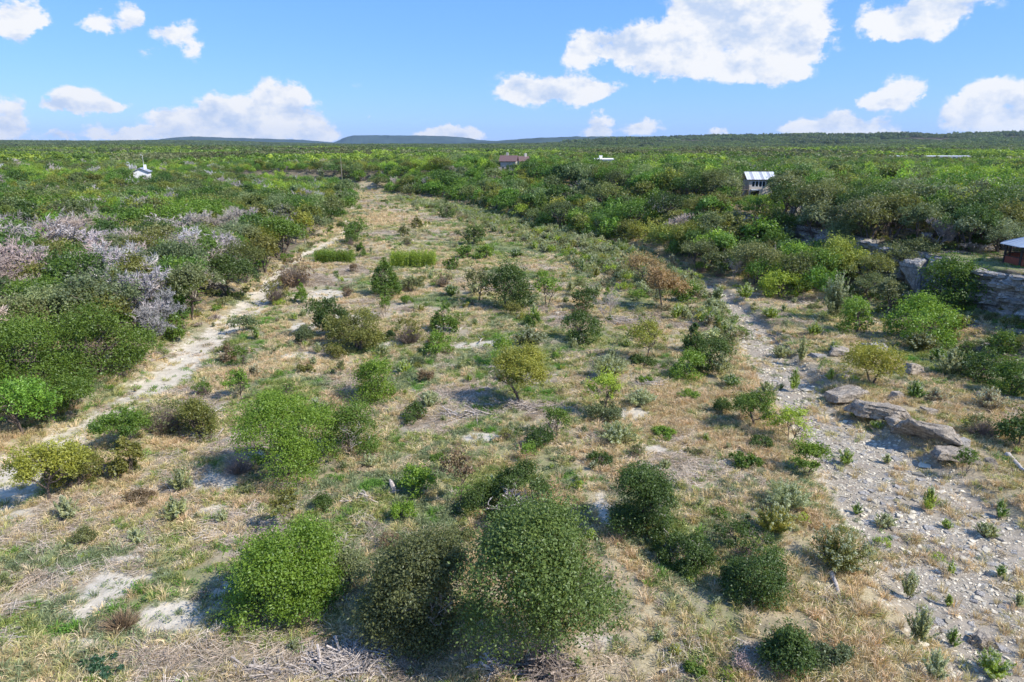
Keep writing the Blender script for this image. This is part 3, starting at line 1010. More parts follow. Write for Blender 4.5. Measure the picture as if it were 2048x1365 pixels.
COL = dict(
    mid=(.125, .178, .040), bright=(0.168, 0.265, 0.029), green=(0.122, 0.194, 0.025), dark=(0.081, 0.127, 0.023), deep=(.078, .122, .024), olive=(0.180, 0.178, 0.038), dull=(0.157, 0.167, 0.056),
    grey=(0.215, 0.232, 0.095), pale=(.40, .42, .20), lime=(0.290, 0.378, 0.041), yellow=(.30, .30, .045), orange=(.38, .27, .12), rust=(.21, .15, .08),
    brown=(.20, .15, .09), dead=(.52, .47, .41), deadpink=(.47, .39, .32), sage=(0.325, 0.346, 0.135), tan=(.42, .35, .22), blue=(0.133, 0.167, 0.068))

LAND = []        # (alias, x, y) things that labels can point at
CAM2 = np.array([0.0, 0.0])


POOL = {}


def pooled(kind, k):
    if (kind, k) not in POOL:
        r = np.random.default_rng(hash((len(kind), ord(kind[0]), k)) % 9999)
        W, H = {'cone': (1.6, 2.8), 'sparse': (1.8, 3.0), 'low': (2.2, 1.0), 'twiggy': (1.9, 1.6)}.get(kind, (1.9, 1.6))
        if kind == 'feather':
            a, b = crown_mesh(r, W, H, .16, 'feather', n=2300), branch_mb(r, H * .7, W * .6, 1, 5, .02, 4, .6).mesh('stems', BARK)
        elif kind == 'twiggy':
            a, b = crown_mesh(r, W, H, .16, 'round', n=700), twig_ball(r, W, H, 380)
        else:
            a, b = crown_mesh(r, W, H, .16, kind, n=900 if kind == 'sparse' else 2400), branch_mb(r, H * .9, W * .8, 2 if kind == 'sparse' else 1, 4, .035, 2, .4).mesh('stems', BARK)
        POOL[(kind, k)] = (a, b, W, H)
    return POOL[(kind, k)]


def plant(x, y, z, w, h, kind, col, label, cat, name, rng, group=None, leaf=None, alias=None, dens=1.0, rotz=None, tilt=None):
    dist = math.hypot(x, y)
    lf = leaf or min(max(.145 if w > 4.6 else .13, .0027 * dist), .42)
    cap = int(np.clip(4.3 * w * h * (683 / dist) ** 2, 700, 46000))
    root = empty(name, (x, y, z), rotz if rotz is not None else rng.uniform(0, 6.28))
    tag(root, label, cat, group)
    c = COL[col]
    j = rng.uniform(.9, 1.1)
    c = (c[0] * j * rng.uniform(.95, 1.05), c[1] * j, c[2] * j)
    if kind in ('round', 'oak', 'cone', 'juniper', 'low', 'big'):
        link('crown', crown_mesh(rng, w, h, lf, kind, dens=dens, cap=cap), root, color=c)
        if kind in ('oak', 'big'):
            branch_mb(rng, h * .85, w * .8, 2, 4, .05 * h ** .8, 1 + (w > 6), .5).build('trunk', BARK, root)
        else:
            branch_mb(rng, h * .8, w * .7, 1 if w < 3 else 2, 3, .035 * h ** .8, 2 if w > 2 else 1, .4).build('trunk', BARK, root)
        if w > 4 and kind in ('round', 'big') and dist < 60:
            b = branch_mb(rng, h * 1.0, w * .8, 3, 3, .03, 2, .5, twigs=2)
            b.build('dead_branches', TWIG, root, color=(.5, .46, .43))
    elif kind == 'tree':       # see-through crown on visible limbs
        link('crown', crown_mesh(rng, w, h, lf, 'tree', dens=dens * .62, cap=cap), root, color=c)
        branch_mb(rng, h * .95, w * .92, 3, 4, .03 * h ** .9, 1, .2).build('trunk', BARK, root)
    elif kind == 'sparse':
        link('crown', crown_mesh(rng, w, h, lf, 'sparse', dens=dens * .22, cap=cap // 3), root, color=c)
        branch_mb(rng, h, w * .92, 3, 4, .022 * h ** .9, 2, .45, twigs=2).build('trunk', BARK, root)
    elif kind == 'feather':
        link('foliage', crown_mesh(rng, w, h, lf * .9, 'feather', n=int(np.clip(min(900 * w * h * dens, cap * 1.2), 500, 7000))), root, color=c)
        branch_mb(rng, h * .7, w * .6, 1, 5, .02, 4, .6).build('stems', BARK, root)
    elif kind == 'dead':
        branch_mb(rng, h, w, 3, 5, .035 * h ** .8, 2 if w > 3 else 1, .5, twigs=14, tw=.034).build('branches', TWIG, root, color=c)
    elif kind == 'twiggy':
        link('stems', twig_ball(rng, w, h, int(260 * w)), root, color=(.30, .25, .21))
        link('foliage', crown_mesh(rng, w, h, lf, 'round', dens=.25 * dens, cap=cap // 3), root, color=c)
    elif kind == 'reed':
        ns = int(70 * w)
        mb = []
        px = rng.uniform(-w / 2, w / 2, ns); py = rng.uniform(-w / 5, w / 5, ns)
        per = 22
        f = np.tile(np.linspace(.1, 1, per), (ns, 1)); hh = h * rng.uniform(.6, 1, ns)[:, None]
        P = np.stack([px[:, None] + f * 0 + f * rng.uniform(-.2, .2, (ns, 1)), py[:, None] + f * rng.uniform(-.2, .2, (ns, 1)), f * hh], -1).reshape(-1, 3)
        D = unit(rng.normal(size=P.shape) * np.array([1, 1, .2]) + np.array([0, 0, .9]))
        P = P + D * .15
        V, Fq = leaves(rng, P, rng.normal(size=P.shape), .42, .16, .3, .1, along=D)
        link('foliage', mesh_from('reeds', V, Fq, [LEAF], {'rnd': rng.random(len(P)), 'tip': np.zeros(len(P))}), root, color=c)
        root.rotation_euler = (0, 0, 0)
    if tilt: root.rotation_euler = (tilt[0], tilt[1], root.rotation_euler[2])
    if alias: LAND.append((alias, x, y))
    return root


# photo box (x0, ytop, x1, ybase), kind, colour, name, category, label, alias
B, S, T = 'shrub', 'sapling', 'tree'
HEROES = [
    (945, 1012, 1205, 1340, 'big!', 'mid', 'elm_tree', T, 'big many-stemmed green tree at the bottom centre with pale dead twigs in its crown', 'the big bottom centre tree'),
    (738, 1075, 965, 1322, 'round', 'dull', 'elm_tree', T, 'dull green sprawling tree against the left side of the big bottom centre tree', 'the dull sprawling tree'),
    (920, 975, 1150, 1075, 'round', 'dark', 'elm_tree', T, 'dark rounded tree just behind the big bottom centre tree', None),
    (470, 1065, 680, 1262, 'round', 'bright', 'elm_tree', T, 'bright green round tree above the heap of pale driftwood', 'the bright round tree by the driftwood'),
    (672, 1110, 738, 1192, 'round', 'grey', 'shrub', B, 'small soft grey-green shrub between the bright round tree and the dull sprawling tree', None),
    (1222, 925, 1352, 1088, 'round', 'deep', 'shrub', B, 'tall dark leafy shrub on the right edge of the foot trail', 'the tall dark trailside shrub'),
    (1290, 1062, 1438, 1160, 'round', 'deep', 'shrub', B, 'low dark spreading shrub below the tall dark trailside shrub', None),
    (1418, 1045, 1540, 1140, 'sparse+', 'deep', 'shrub', B, 'open dark shrub with tan grass showing through, left of the olive plume bush', None),
    (1440, 1108, 1556, 1215, 'round', 'deep', 'shrub', B, 'dense dark round shrub below the open dark shrub', 'the dense dark round shrub'),
    (1515, 955, 1628, 1040, 'feather', 'pale', 'willow_baccharis', B, 'whitish pale bush in full seed, brightest on the slope above the gravel', 'the whitish seeding bush'),
    (1498, 1000, 1590, 1085, 'feather', 'yellow', 'willow_baccharis', B, 'yellow-green feathery bush touching the whitish seeding bush', None),
    (1595, 1050, 1750, 1165, 'feather', 'olive', 'willow_baccharis', B, 'large olive plume bush leaning right beside the gravel bed', 'the olive plume bush'),
    (1522, 1258, 1602, 1368, 'round', 'deep', 'shrub', B, 'small dark round shrub at the bottom edge right of the dead pink branches', 'the bottom dark shrub'),
    (1592, 1278, 1672, 1345, 'low', 'blue', 'shrub', B, 'misty grey-green low shrub touching the bottom dark shrub', None),
    (1368, 1330, 1412, 1368, 'round', 'green', 'shrub', B, 'tiny leafy green shrub cut by the bottom edge of the picture', None),
    (493, 800, 662, 982, 'round', 'bright', 'elm_tree', T, 'large bright green ball-shaped tree left of centre', 'the bright ball-shaped tree'),
    (648, 820, 758, 928, 'round', 'green', 'elm_tree', T, 'smaller dark green tree touching the right side of the bright ball-shaped tree', None),
    (600, 792, 668, 860, 'feather', 'green', 'shrub', B, 'fine-leaved green shrub peeping out behind the bright ball-shaped tree', None),
    (704, 722, 802, 818, 'round', 'bright', 'elm_sapling', S, 'bright green dome-shaped sapling behind the ball-shaped tree', 'the bright dome-shaped sapling'),
    (980, 695, 1102, 828, 'tree', 'yellow', 'pecan_tree', T, 'yellow-green tree with dark limbs showing, alone at the centre of the flat', 'the yellow-green centre tree'),
    (1036, 850, 1118, 908, 'low', 'dark', 'shrub', B, 'dark flattened shrub with a spray leaning up to the right', 'the dark flattened shrub'),
    (1085, 815, 1140, 885, 'sparse+', 'green', 'shrub', B, 'thin green spray leaning off the dark flattened shrub', None),
    (1178, 745, 1246, 842, 'sparse', 'lime', 'pecan_sapling', S, 'thin yellowish sapling standing out of a dark basal bush', 'the thin yellowish sapling'),
    (1174, 800, 1242, 852, 'low', 'blue', 'shrub', B, 'dark grey-green bush around the foot of the thin yellowish sapling', None),
    (1168, 705, 1262, 768, 'feather', 'sage', 'willow_baccharis', B, 'broad sage shrub with pale tips behind the thin yellowish sapling', None),
    (1244, 775, 1316, 822, 'feather', 'pale', 'willow_baccharis', B, 'low pale-topped shrub right of the thin yellowish sapling', None),
    (1182, 850, 1290, 902, 'feather', 'sage', 'willow_baccharis', B, 'wide cream-tipped shrub below the thin yellowish sapling', 'the wide cream-tipped shrub'),
    (1340, 708, 1402, 768, 'round', 'bright', 'shrub', B, 'vivid green compact shrub at the front of the dark trio', 'the vivid compact shrub'),
    (1388, 680, 1452, 752, 'round', 'dark', 'shrub', B, 'dark green shrub behind and right of the vivid compact shrub', None),
    (1365, 640, 1408, 712, 'cone', 'dark', 'elm_sapling', S, 'slim dark upright sapling behind the vivid compact shrub', None),
    (1465, 783, 1545, 857, 'tree!', 'green', 'elm_sapling', S, 'little green tree on one thin trunk where the flat drops to the gravel', 'the little thin-trunked tree'),
    (1534, 815, 1618, 897, 'sparse', 'lime', 'pecan_sapling', S, 'loose yellow-green sapling just right of the little thin-trunked tree', None),
    (1578, 888, 1652, 965, 'tree', 'bright', 'elm_sapling', S, 'fresh green sapling leaning over the edge of the gravel bed', 'the leaning fresh green sapling'),
    (1488, 866, 1548, 904, 'low', 'dark', 'shrub', B, 'low dark mat shrub below the little thin-trunked tree', None),
    (1248, 640, 1332, 738, 'sparse', 'yellow', 'pecan_sapling', S, 'see-through yellowish sapling below the orange-leaved tree', 'the see-through yellowish sapling'),
    (1258, 708, 1318, 742, 'low', 'dark', 'shrub', B, 'dark ground-hugging shrub at the foot of the see-through yellowish sapling', None),
    (1128, 628, 1202, 692, 'round', 'dark', 'shrub', B, 'dark shrub with brownish leaves, alone in the pale grass right of centre', 'the dark brownish shrub'),
    (1142, 578, 1198, 628, 'round', 'dark', 'shrub', B, 'dark round shrub beyond the dark brownish shrub', None),
    (928, 540, 985, 612, 'sparse+', 'dull', 'elm_sapling', S, 'thin grey-green sapling leaning on the left of the wide dark mid-flat tree', None),
    (972, 533, 1060, 626, 'round', 'dark', 'elm_tree', T, 'wide dark tree in the middle of the flat beside a red-brown snag', 'the wide dark mid-flat tree'),
    (1066, 552, 1122, 622, 'sparse', 'bright', 'elm_sapling', S, 'open bright sapling with bare stems right of the wide dark mid-flat tree', None),
    (1206, 572, 1222, 612, 'cone', 'bright', 'elm_sapling', S, 'very narrow bright green sapling beyond the dark brownish shrub', None),
    (744, 508, 800, 600, 'cone', 'green', 'elm_sapling', S, 'tall pointed dark green sapling in front of the pale reed patch', 'the tall pointed sapling'),
    (628, 588, 690, 682, 'round', 'dark', 'elm_sapling', S, 'dark upright tree at the left end of the dark hedge-like clump', None),
    (648, 625, 786, 716, 'round', 'olive', 'elm_tree', T, 'wide dark olive tree clump left of centre with trunks showing below', 'the wide olive clump'),
    (786, 638, 852, 698, 'twiggy', 'olive', 'shrub', B, 'brown-tinged twiggy shrub at the right end of the wide olive clump', None),
    (864, 602, 912, 672, 'cone', 'green', 'elm_sapling', S, 'slim pointed green sapling right of the twiggy brown-tinged shrub', None),
    (848, 668, 902, 716, 'round', 'bright', 'shrub', B, 'small bright shrub in front of the slim pointed green sapling', None),
    (548, 520, 628, 582, 'twiggy', 'rust', 'shrub', B, 'rusty brown rounded shrub beside the upper end of the sandy wash', 'the rusty brown shrub'),
    (528, 562, 576, 612, 'twiggy', 'olive', 'shrub', B, 'small olive-brown shrub just below the rusty brown shrub', None),
    (632, 508, 708, 532, 'reed', 'bright', 'reed_patch', 'reeds', 'low dark green reed patch left of the tall pointed sapling', None),
    (782, 505, 872, 542, 'reed', 'lime', 'reed_patch', 'reeds', 'pale green reed patch just behind the tall pointed sapling', 'the pale reed patch'),
    (690, 442, 742, 490, 'round', 'green', 'elm_tree', T, 'leafy green tree at the far end of the sandy wash', 'the far wash tree'),
    (924, 455, 970, 495, 'round', 'dark', 'shrub', B, 'dark brownish shrub among the three bright ones beyond the flat', 'the dark far-flat shrub'),
    (914, 493, 950, 522, 'round', 'green', 'shrub', B, 'green shrub in front and left of the dark far-flat shrub', None),
    (948, 490, 988, 524, 'round', 'bright', 'shrub', B, 'bright shrub in front and right of the dark far-flat shrub', None),
    (892, 518, 922, 544, 'round', 'green', 'shrub', B, 'small round green shrub between the reed patch and the bright far-flat shrub', None),
    (1016, 495, 1052, 518, 'feather', 'green', 'shrub', B, 'feathery green shrub right of the dark far-flat shrub', None),
    (874, 398, 908, 442, 'cone', 'dark', 'elm_sapling', S, 'dark pointed sapling standing on the farthest part of the flat', 'the far dark pointed sapling'),
    (820, 430, 846, 460, 'cone', 'olive', 'elm_sapling', S, 'small olive sapling left of the far dark pointed sapling', None),
    (798, 454, 822, 476, 'round', 'dull', 'shrub', B, 'small dull shrub on bare tan grass left of the small olive sapling', None),
    (1236, 503, 1330, 582, 'sparse+', 'orange', 'sycamore_tree', T, 'tall thin tree turning orange, the left one of the orange pair', 'the orange-leaved tree'),
    (1282, 540, 1362, 628, 'tree', 'orange', 'sycamore_tree', T, 'bushier orange-brown tree, the right and nearer one of the orange pair', 'the bushy orange tree'),
    (1344, 568, 1402, 612, 'round', 'green', 'shrub', B, 'green shrub tucked against the right side of the bushy orange tree', None),
    (870, 545, 902, 578, 'twiggy', 'rust', 'shrub', B, 'grey-brown half bare bush between the pointed sapling and the mid-flat tree', None),
    (884, 566, 922, 598, 'feather', 'green', 'shrub', B, 'soft green bush below the grey-brown half bare bush', None),
    (198, 820, 304, 918, 'tree', 'green', 'elm_tree', T, 'loose green tree over the lower part of the sandy wash', 'the loose green washside tree'),
    (364, 798, 438, 892, 'round', 'olive', 'shrub', B, 'dark olive egg-shaped shrub with a skirt of dead stems', 'the olive egg-shaped shrub'),
    (298, 798, 382, 882, 'twiggy', 'dull', 'shrub', B, 'greyish half bare shrub merging into the left of the olive egg-shaped shrub', None),
    (40, 885, 160, 1004, 'tree!', 'yellow', 'pecan_tree', T, 'yellow-green tree with loose limbs near the left edge', 'the left edge yellow-green tree'),
    (112, 915, 212, 996, 'round', 'olive', 'shrub', B, 'olive shrub joined to the right of the left edge yellow-green tree', None),
    (458, 735, 506, 812, 'sparse', 'bright', 'pecan_sapling', S, 'bright thin sapling in the golden grass right of the sandy wash', 'the bright thin golden-grass sapling'),
    (500, 650, 526, 686, 'feather', 'bright', 'shrub', B, 'small bright upright shrub beside the middle of the sandy wash', None),
    (444, 680, 470, 730, 'cone', 'rust', 'elm_sapling', S, 'brownish spindly sapling on the golden bank of the wash', None),
    (470, 695, 506, 745, 'sparse+', 'green', 'elm_sapling', S, 'open green sapling right of the brownish spindly one', None),
    (472, 628, 510, 668, 'low', 'blue', 'shrub', B, 'low grey-green shrub on white sand in the middle of the wash', None),
    (1016, 655, 1100, 702, 'feather', 'dull', 'shrub', B, 'drab grey-green shrub right behind the yellow-green centre tree', None),
    (1048, 618, 1082, 660, 'cone', 'green', 'elm_sapling', S, 'small green pointed sapling beyond the drab grey-green shrub', None),
    (832, 778, 884, 822, 'feather', 'pale', 'willow_baccharis', B, 'pale-plumed bush right of the bright dome-shaped sapling', None),
    (798, 806, 850, 852, 'low', 'dark', 'shrub', B, 'dark low bush in front of the pale-plumed bush', None),
    (808, 552, 842, 590, 'low', 'dull', 'shrub', B, 'drab low bush right of the tall pointed sapling', None),
    (1768, 598, 1908, 700, 'round', 'bright', 'elm_tree', T, 'big fresh green tree at the foot of the shaded cliff', 'the big fresh tree below the cliff'),
    (1680, 598, 1738, 675, 'round', 'bright', 'elm_sapling', S, 'bright green tree left of the big fresh tree below the cliff', None),
    (1632, 535, 1702, 650, 'feather', 'grey', 'juniper_tree', T, 'tall greyish feathery juniper at the top of the gravel bed', 'the tall feathery juniper'),
    (1518, 545, 1602, 605, 'round', 'lime', 'elm_tree', T, 'yellowish bright tree right of the leafless fallen snag', 'the yellowish bank tree'),
    (1686, 692, 1800, 782, 'juniper', 'yellow', 'juniper_tree', T, 'bent yellowish juniper growing out of the boulders', 'the bent yellowish juniper'),
    (1968, 662, 2034, 716, 'round', 'green', 'shrub', B, 'green shrub under the shaded cliff near the right edge', None),
    (1828, 520, 1962, 628, 'round', 'green', 'elm_tree', T, 'leafy tree hanging on the cliff face between the grey rock outcrops', 'the tree on the cliff face'),
    (1860, 690, 1935, 760, 'feather', 'sage', 'shrub', B, 'sage shrub on the talus below the big fresh tree', None),
    (1940, 770, 2010, 830, 'feather', 'tan', 'shrub', B, 'tan and green brushy shrub on the talus near the right edge', None),
    (1800, 757, 1852, 808, 'feather', 'bright', 'shrub', B, 'bright feathery shrub wedged behind the largest boulders', None),
    (1150, 960, 1160, 975, 'low', 'dull', 'shrub', B, 'tiny dull shrub beside the foot trail', None),
    # left wood edge
    (1532, 345, 1600, 440, 'oak', 'grey', 'live_oak', T, 'grey-green oak hiding the right half of the tin-roofed house', None),
    (1490, 392, 1545, 440, 'round', 'bright', 'elm_tree', T, 'bright green tree below the tin-roofed house', None),
    (1905, 700, 1992, 772, 'round', 'dark', 'shrub', B, 'dark bushy shrub on the talus at the right, below the shaded cliff', None),
    (1988, 722, 2056, 800, 'round', 'green', 'shrub', B, 'green shrub cut by the right edge above the tan brushy one', None),
    (1925, 826, 2000, 886, 'twiggy', 'dull', 'shrub', B, 'half bare drab shrub behind the flat pale slab', None),
    (1998, 822, 2056, 905, 'round', 'dark', 'shrub', B, 'dark shrub at the right edge above the bleached log', None),
    (1846, 772, 1900, 812, 'feather', 'tan', 'shrub', B, 'straw-tipped shrub right behind the wedge boulder', None),
    (1886, 632, 1936, 672, 'round', 'olive', 'elm_tree', T, 'olive tree at the cliff foot right of the big fresh tree', None),
    (1740, 560, 1800, 640, 'oak', 'grey', 'live_oak', T, 'grey-green oak between the tall feathery juniper and the grey rock buttress', None),
    (1800, 660, 1870, 712, 'feather', 'olive', 'shrub', B, 'olive brush at the foot of the big fresh tree', None),
    (128, 622, 302, 775, 'round', 'green', 'elm_tree', T, 'big glossy green tree bulging over the left bank of the wash', 'the big glossy bank tree'),
    (-20, 640, 150, 800, 'round', 'green', 'elm_tree', T, 'tangled green tree at the left edge beside the big glossy bank tree', None),
    (8, 745, 190, 868, 'round', 'green', 'elm_tree', T, 'low spreading green tree at the foot of the left bank', 'the low spreading bank tree'),
    (168, 600, 280, 665, 'round', 'bright', 'elm_tree', T, 'fresh green tree behind the big glossy bank tree', None),
    (238, 512, 322, 650, 'oak', 'olive', 'live_oak', T, 'brownish olive tall oak in the left wood', 'the brownish olive oak'),
    (142, 492, 262, 600, 'dead', 'dead', 'dead_tree', 'dead tree', 'silvery bare dead tree in the left wood, left of the brownish olive oak', 'the silvery dead tree'),
    (296, 488, 424, 590, 'oak', 'blue', 'live_oak', T, 'cool grey-green oak right of the brownish olive oak', 'the cool grey-green oak'),
    (318, 408, 452, 488, 'oak', 'bright', 'live_oak', T, 'vivid green dome-shaped oak, the brightest crown in the left wood', 'the vivid dome oak'),
    (442, 408, 532, 488, 'dead', 'dead', 'dead_tree', 'dead tree', 'lavender-grey bare tree right of the vivid dome oak', 'the lavender bare tree'),
    (516, 436, 602, 525, 'oak', 'green', 'live_oak', T, 'rounded green oak beyond the lavender bare tree', None),
    (500, 470, 560, 548, 'oak!', 'olive', 'live_oak', T, 'olive oak with its trunk showing above the wash', None),
    (408, 515, 510, 602, 'oak', 'dark', 'live_oak', T, 'dark oak overhanging the bend of the sandy wash', 'the dark oak at the wash bend'),
    (112, 428, 200, 505, 'dead', 'deadpink', 'dead_tree', 'dead tree', 'pinkish bare dome-shaped tree above the silvery dead tree', 'the pinkish bare tree'),
    (190, 445, 262, 505, 'dead', 'deadpink', 'dead_tree', 'dead tree', 'brownish bare tree touching the right of the pinkish bare tree', None),
    (270, 455, 330, 510, 'dead', 'dead', 'dead_tree', 'dead tree', 'pale bleached bare tree below the vivid dome oak', None),
    (90, 530, 150, 600, 'dead', 'dead', 'dead_tree', 'dead tree', 'small grey bare tree left of the silvery dead tree', None),
    (280, 625, 330, 678, 'low', 'dark', 'shrub', B, 'small dark shrub on the bank right of the big glossy bank tree', None),
    (330, 635, 370, 688, 'round', 'green', 'shrub', B, 'upright green shrub on the edge of the sandy wash by the left bank', None),
    (300, 575, 350, 625, 'twiggy', 'brown', 'shrub', B, 'half bare brown shrub under the cool grey-green oak', None),
]
_l = []
for _k, (x0, y0, w_, h_, kd, cl, lb) in enumerate([
    # narrow green stalks and plumes on and beside the gravel bed
    (1837, 965, 36, 66, 'feather', 'bright', 'tall bright green weed clump in the middle of the gravel bed'),
    (1800, 1200, 68, 100, 'feather', 'sage', 'large sage clump at the lower left edge of the gravel bed'),
    (1837, 1283, 54, 90, 'feather', 'pale', 'pale-tipped clump below the large sage clump'),
    (1940, 1290, 78, 82, 'feather', 'lime', 'lime green spreading clump on the gravel at the bottom right'),
    (1789, 1130, 48, 80, 'feather', 'sage', 'thin sage clump on the left margin of the gravel, right of the olive plume bush'),
    (1891, 1112, 17, 44, 'feather', 'bright', 'single bright stalk among the loose slabs'),
    (1878, 1033, 26, 32, 'feather', 'bright', 'small bright tuft right of the tall bright weed clump'),
    (1980, 992, 32, 54, 'feather', 'green', 'green clump on the gravel near the right edge'),
    (1943, 1040, 52, 46, 'feather', 'sage', 'wiry sage clump with orange grass on its right'),
    (1888, 1245, 32, 56, 'feather', 'green', 'green stalks left of the round dark boulder'),
    (1745, 1022, 46, 44, 'feather', 'pale', 'whitish little clump where slope meets gravel'),
    (1888, 1184, 14, 36, 'feather', 'bright', 'single green stalk on pale gravel above the round dark boulder'),
    (1649, 733, 22, 36, 'feather', 'bright', 'bright clump beside the tan tilted slab'),
    (1573, 730, 26, 60, 'feather', 'sage', 'pale green stalks in the upper gravel'),
    (1590, 668, 22, 66, 'feather', 'sage', 'taller pale stalks beyond the upper gravel stalks'),
    (1535, 688, 50, 36, 'feather', 'sage', 'spreading sage shrub at the left of the upper gravel'),
    (1738, 838, 28, 30, 'feather', 'bright', 'bright tuft in the shade under the long grey boulder'),
    (1693, 750, 28, 20, 'feather', 'sage', 'small pale tuft above the long grey boulder'),
    (1650, 680, 28, 34, 'feather', 'green', 'green tuft below the tall feathery juniper'),
    (1668, 890, 42, 50, 'feather', 'sage', 'thin stalks on the gravel right of the leaning sapling'),
    (1610, 640, 34, 40, 'feather', 'lime', 'lime tuft at the head of the gravel bed'),
    (1470, 560, 40, 44, 'feather', 'lime', 'tall lime weeds left of the gravel head'),
    (1400, 590, 46, 40, 'feather', 'sage', 'pale weeds below the fallen snag'),
    (1520, 610, 40, 36, 'feather', 'lime', 'yellowish weeds on the gravel below the yellowish bank tree'),
    (1985, 1120, 26, 40, 'feather', 'green', 'green tuft on the slabs at the right edge'),
    (1760, 905, 24, 30, 'feather', 'sage', 'little sage tuft below the wedge boulder'),
    (1700, 1000, 26, 36, 'feather', 'green', 'green sprig at the left rim of the broad gravel'),
    (2020, 1180, 28, 44, 'feather', 'sage', 'sage tuft at the right edge above the corner'),
    (1855, 690, 40, 40, 'feather', 'green', 'green talus weed clump right below the big fresh tree'),
    (1420, 700, 40, 60, 'feather', 'sage', 'sage shrub between the vivid compact shrub and the gravel'),
    (1440, 745, 44, 40, 'feather', 'green', 'low green shrub on the orange bank left of the gravel'),
]):
    cl = {'bright': 'lime', 'sage': 'lime' if _k % 2 else 'sage', 'green': 'bright'}.get(cl, cl) if 'lime' not in lb and 'sage' not in lb else cl
    _l.append((x0, y0, x0 + w_, y0 + h_, kd, cl, 'weed_clump', 'weeds', lb, None))
HEROES += _l


def place_heroes():
    for k, (x0, y0, x1, y1, kind, col, name, cat, label, alias) in enumerate(HEROES):
        rng = np.random.default_rng(1000 + k)
        trunk = kind.endswith('!'); dens = 1.0
        if kind.endswith('+'): dens = 2.2
        kd = kind.rstrip('!+')
        cx = (x0 + x1) / 2
        gx, gy, gz, t = ground_at(cx, y1 - (0 if trunk else 2))
        w = (x1 - x0) / F * t
        L = math.hypot(gx, gy); ux, uy = gx / L, gy / L
        if not trunk:
            gx += ux * w * .34; gy += uy * w * .34
        gz = hz(gx, gy)
        L = math.hypot(gx, gy)
        d = ray(cx, y0)
        Ld = math.hypot(d[0], d[1])
        ztop = CAM_H + d[2] * (L + .12 * w) / Ld
        h = max(ztop - gz, .35 * w, .4)
        h = min(h, 2.6 * w + 1.5) * 1.03
        plant(gx, gy, gz - .05, w * 1.02, h, kd, col, label, cat, name, rng, alias=alias, dens=dens)


place_heroes()


_used = set()


def auto_label(base, x, y, fallback):
    """says where a thing is from the named things nearest to it"""
    dist = math.hypot(x, y)
    for a, lx, ly in sorted(LAND, key=lambda l: math.hypot(l[1] - x, l[2] - y))[:12]:
        lat = (x / y - lx / max(ly, 1)) * dist; dep = dist - math.hypot(lx, ly)
        w1 = 'right of' if lat > 0 else 'left of'
        w2 = 'beyond' if dep > 0 else 'in front of'
        rel = w1 if abs(lat) > 2.2 * abs(dep) else w2 if abs(dep) > 2.2 * abs(lat) else ('beyond and ' if dep > 0 else 'in front and ') + w1
        t_ = '%s %s %s' % (base, rel, a)
        if t_ not in _used and len(t_.split()) <= 16:
            _used.add(t_); return t_
    for q in ('nearer part of the ', 'middle of the ', 'far part of the '):
        t_ = '%s in the %s%s' % (base, q, fallback)
        if t_ not in _used:
            _used.add(t_); return t_
    return '%s standing among its like in the %s' % (base, fallback)


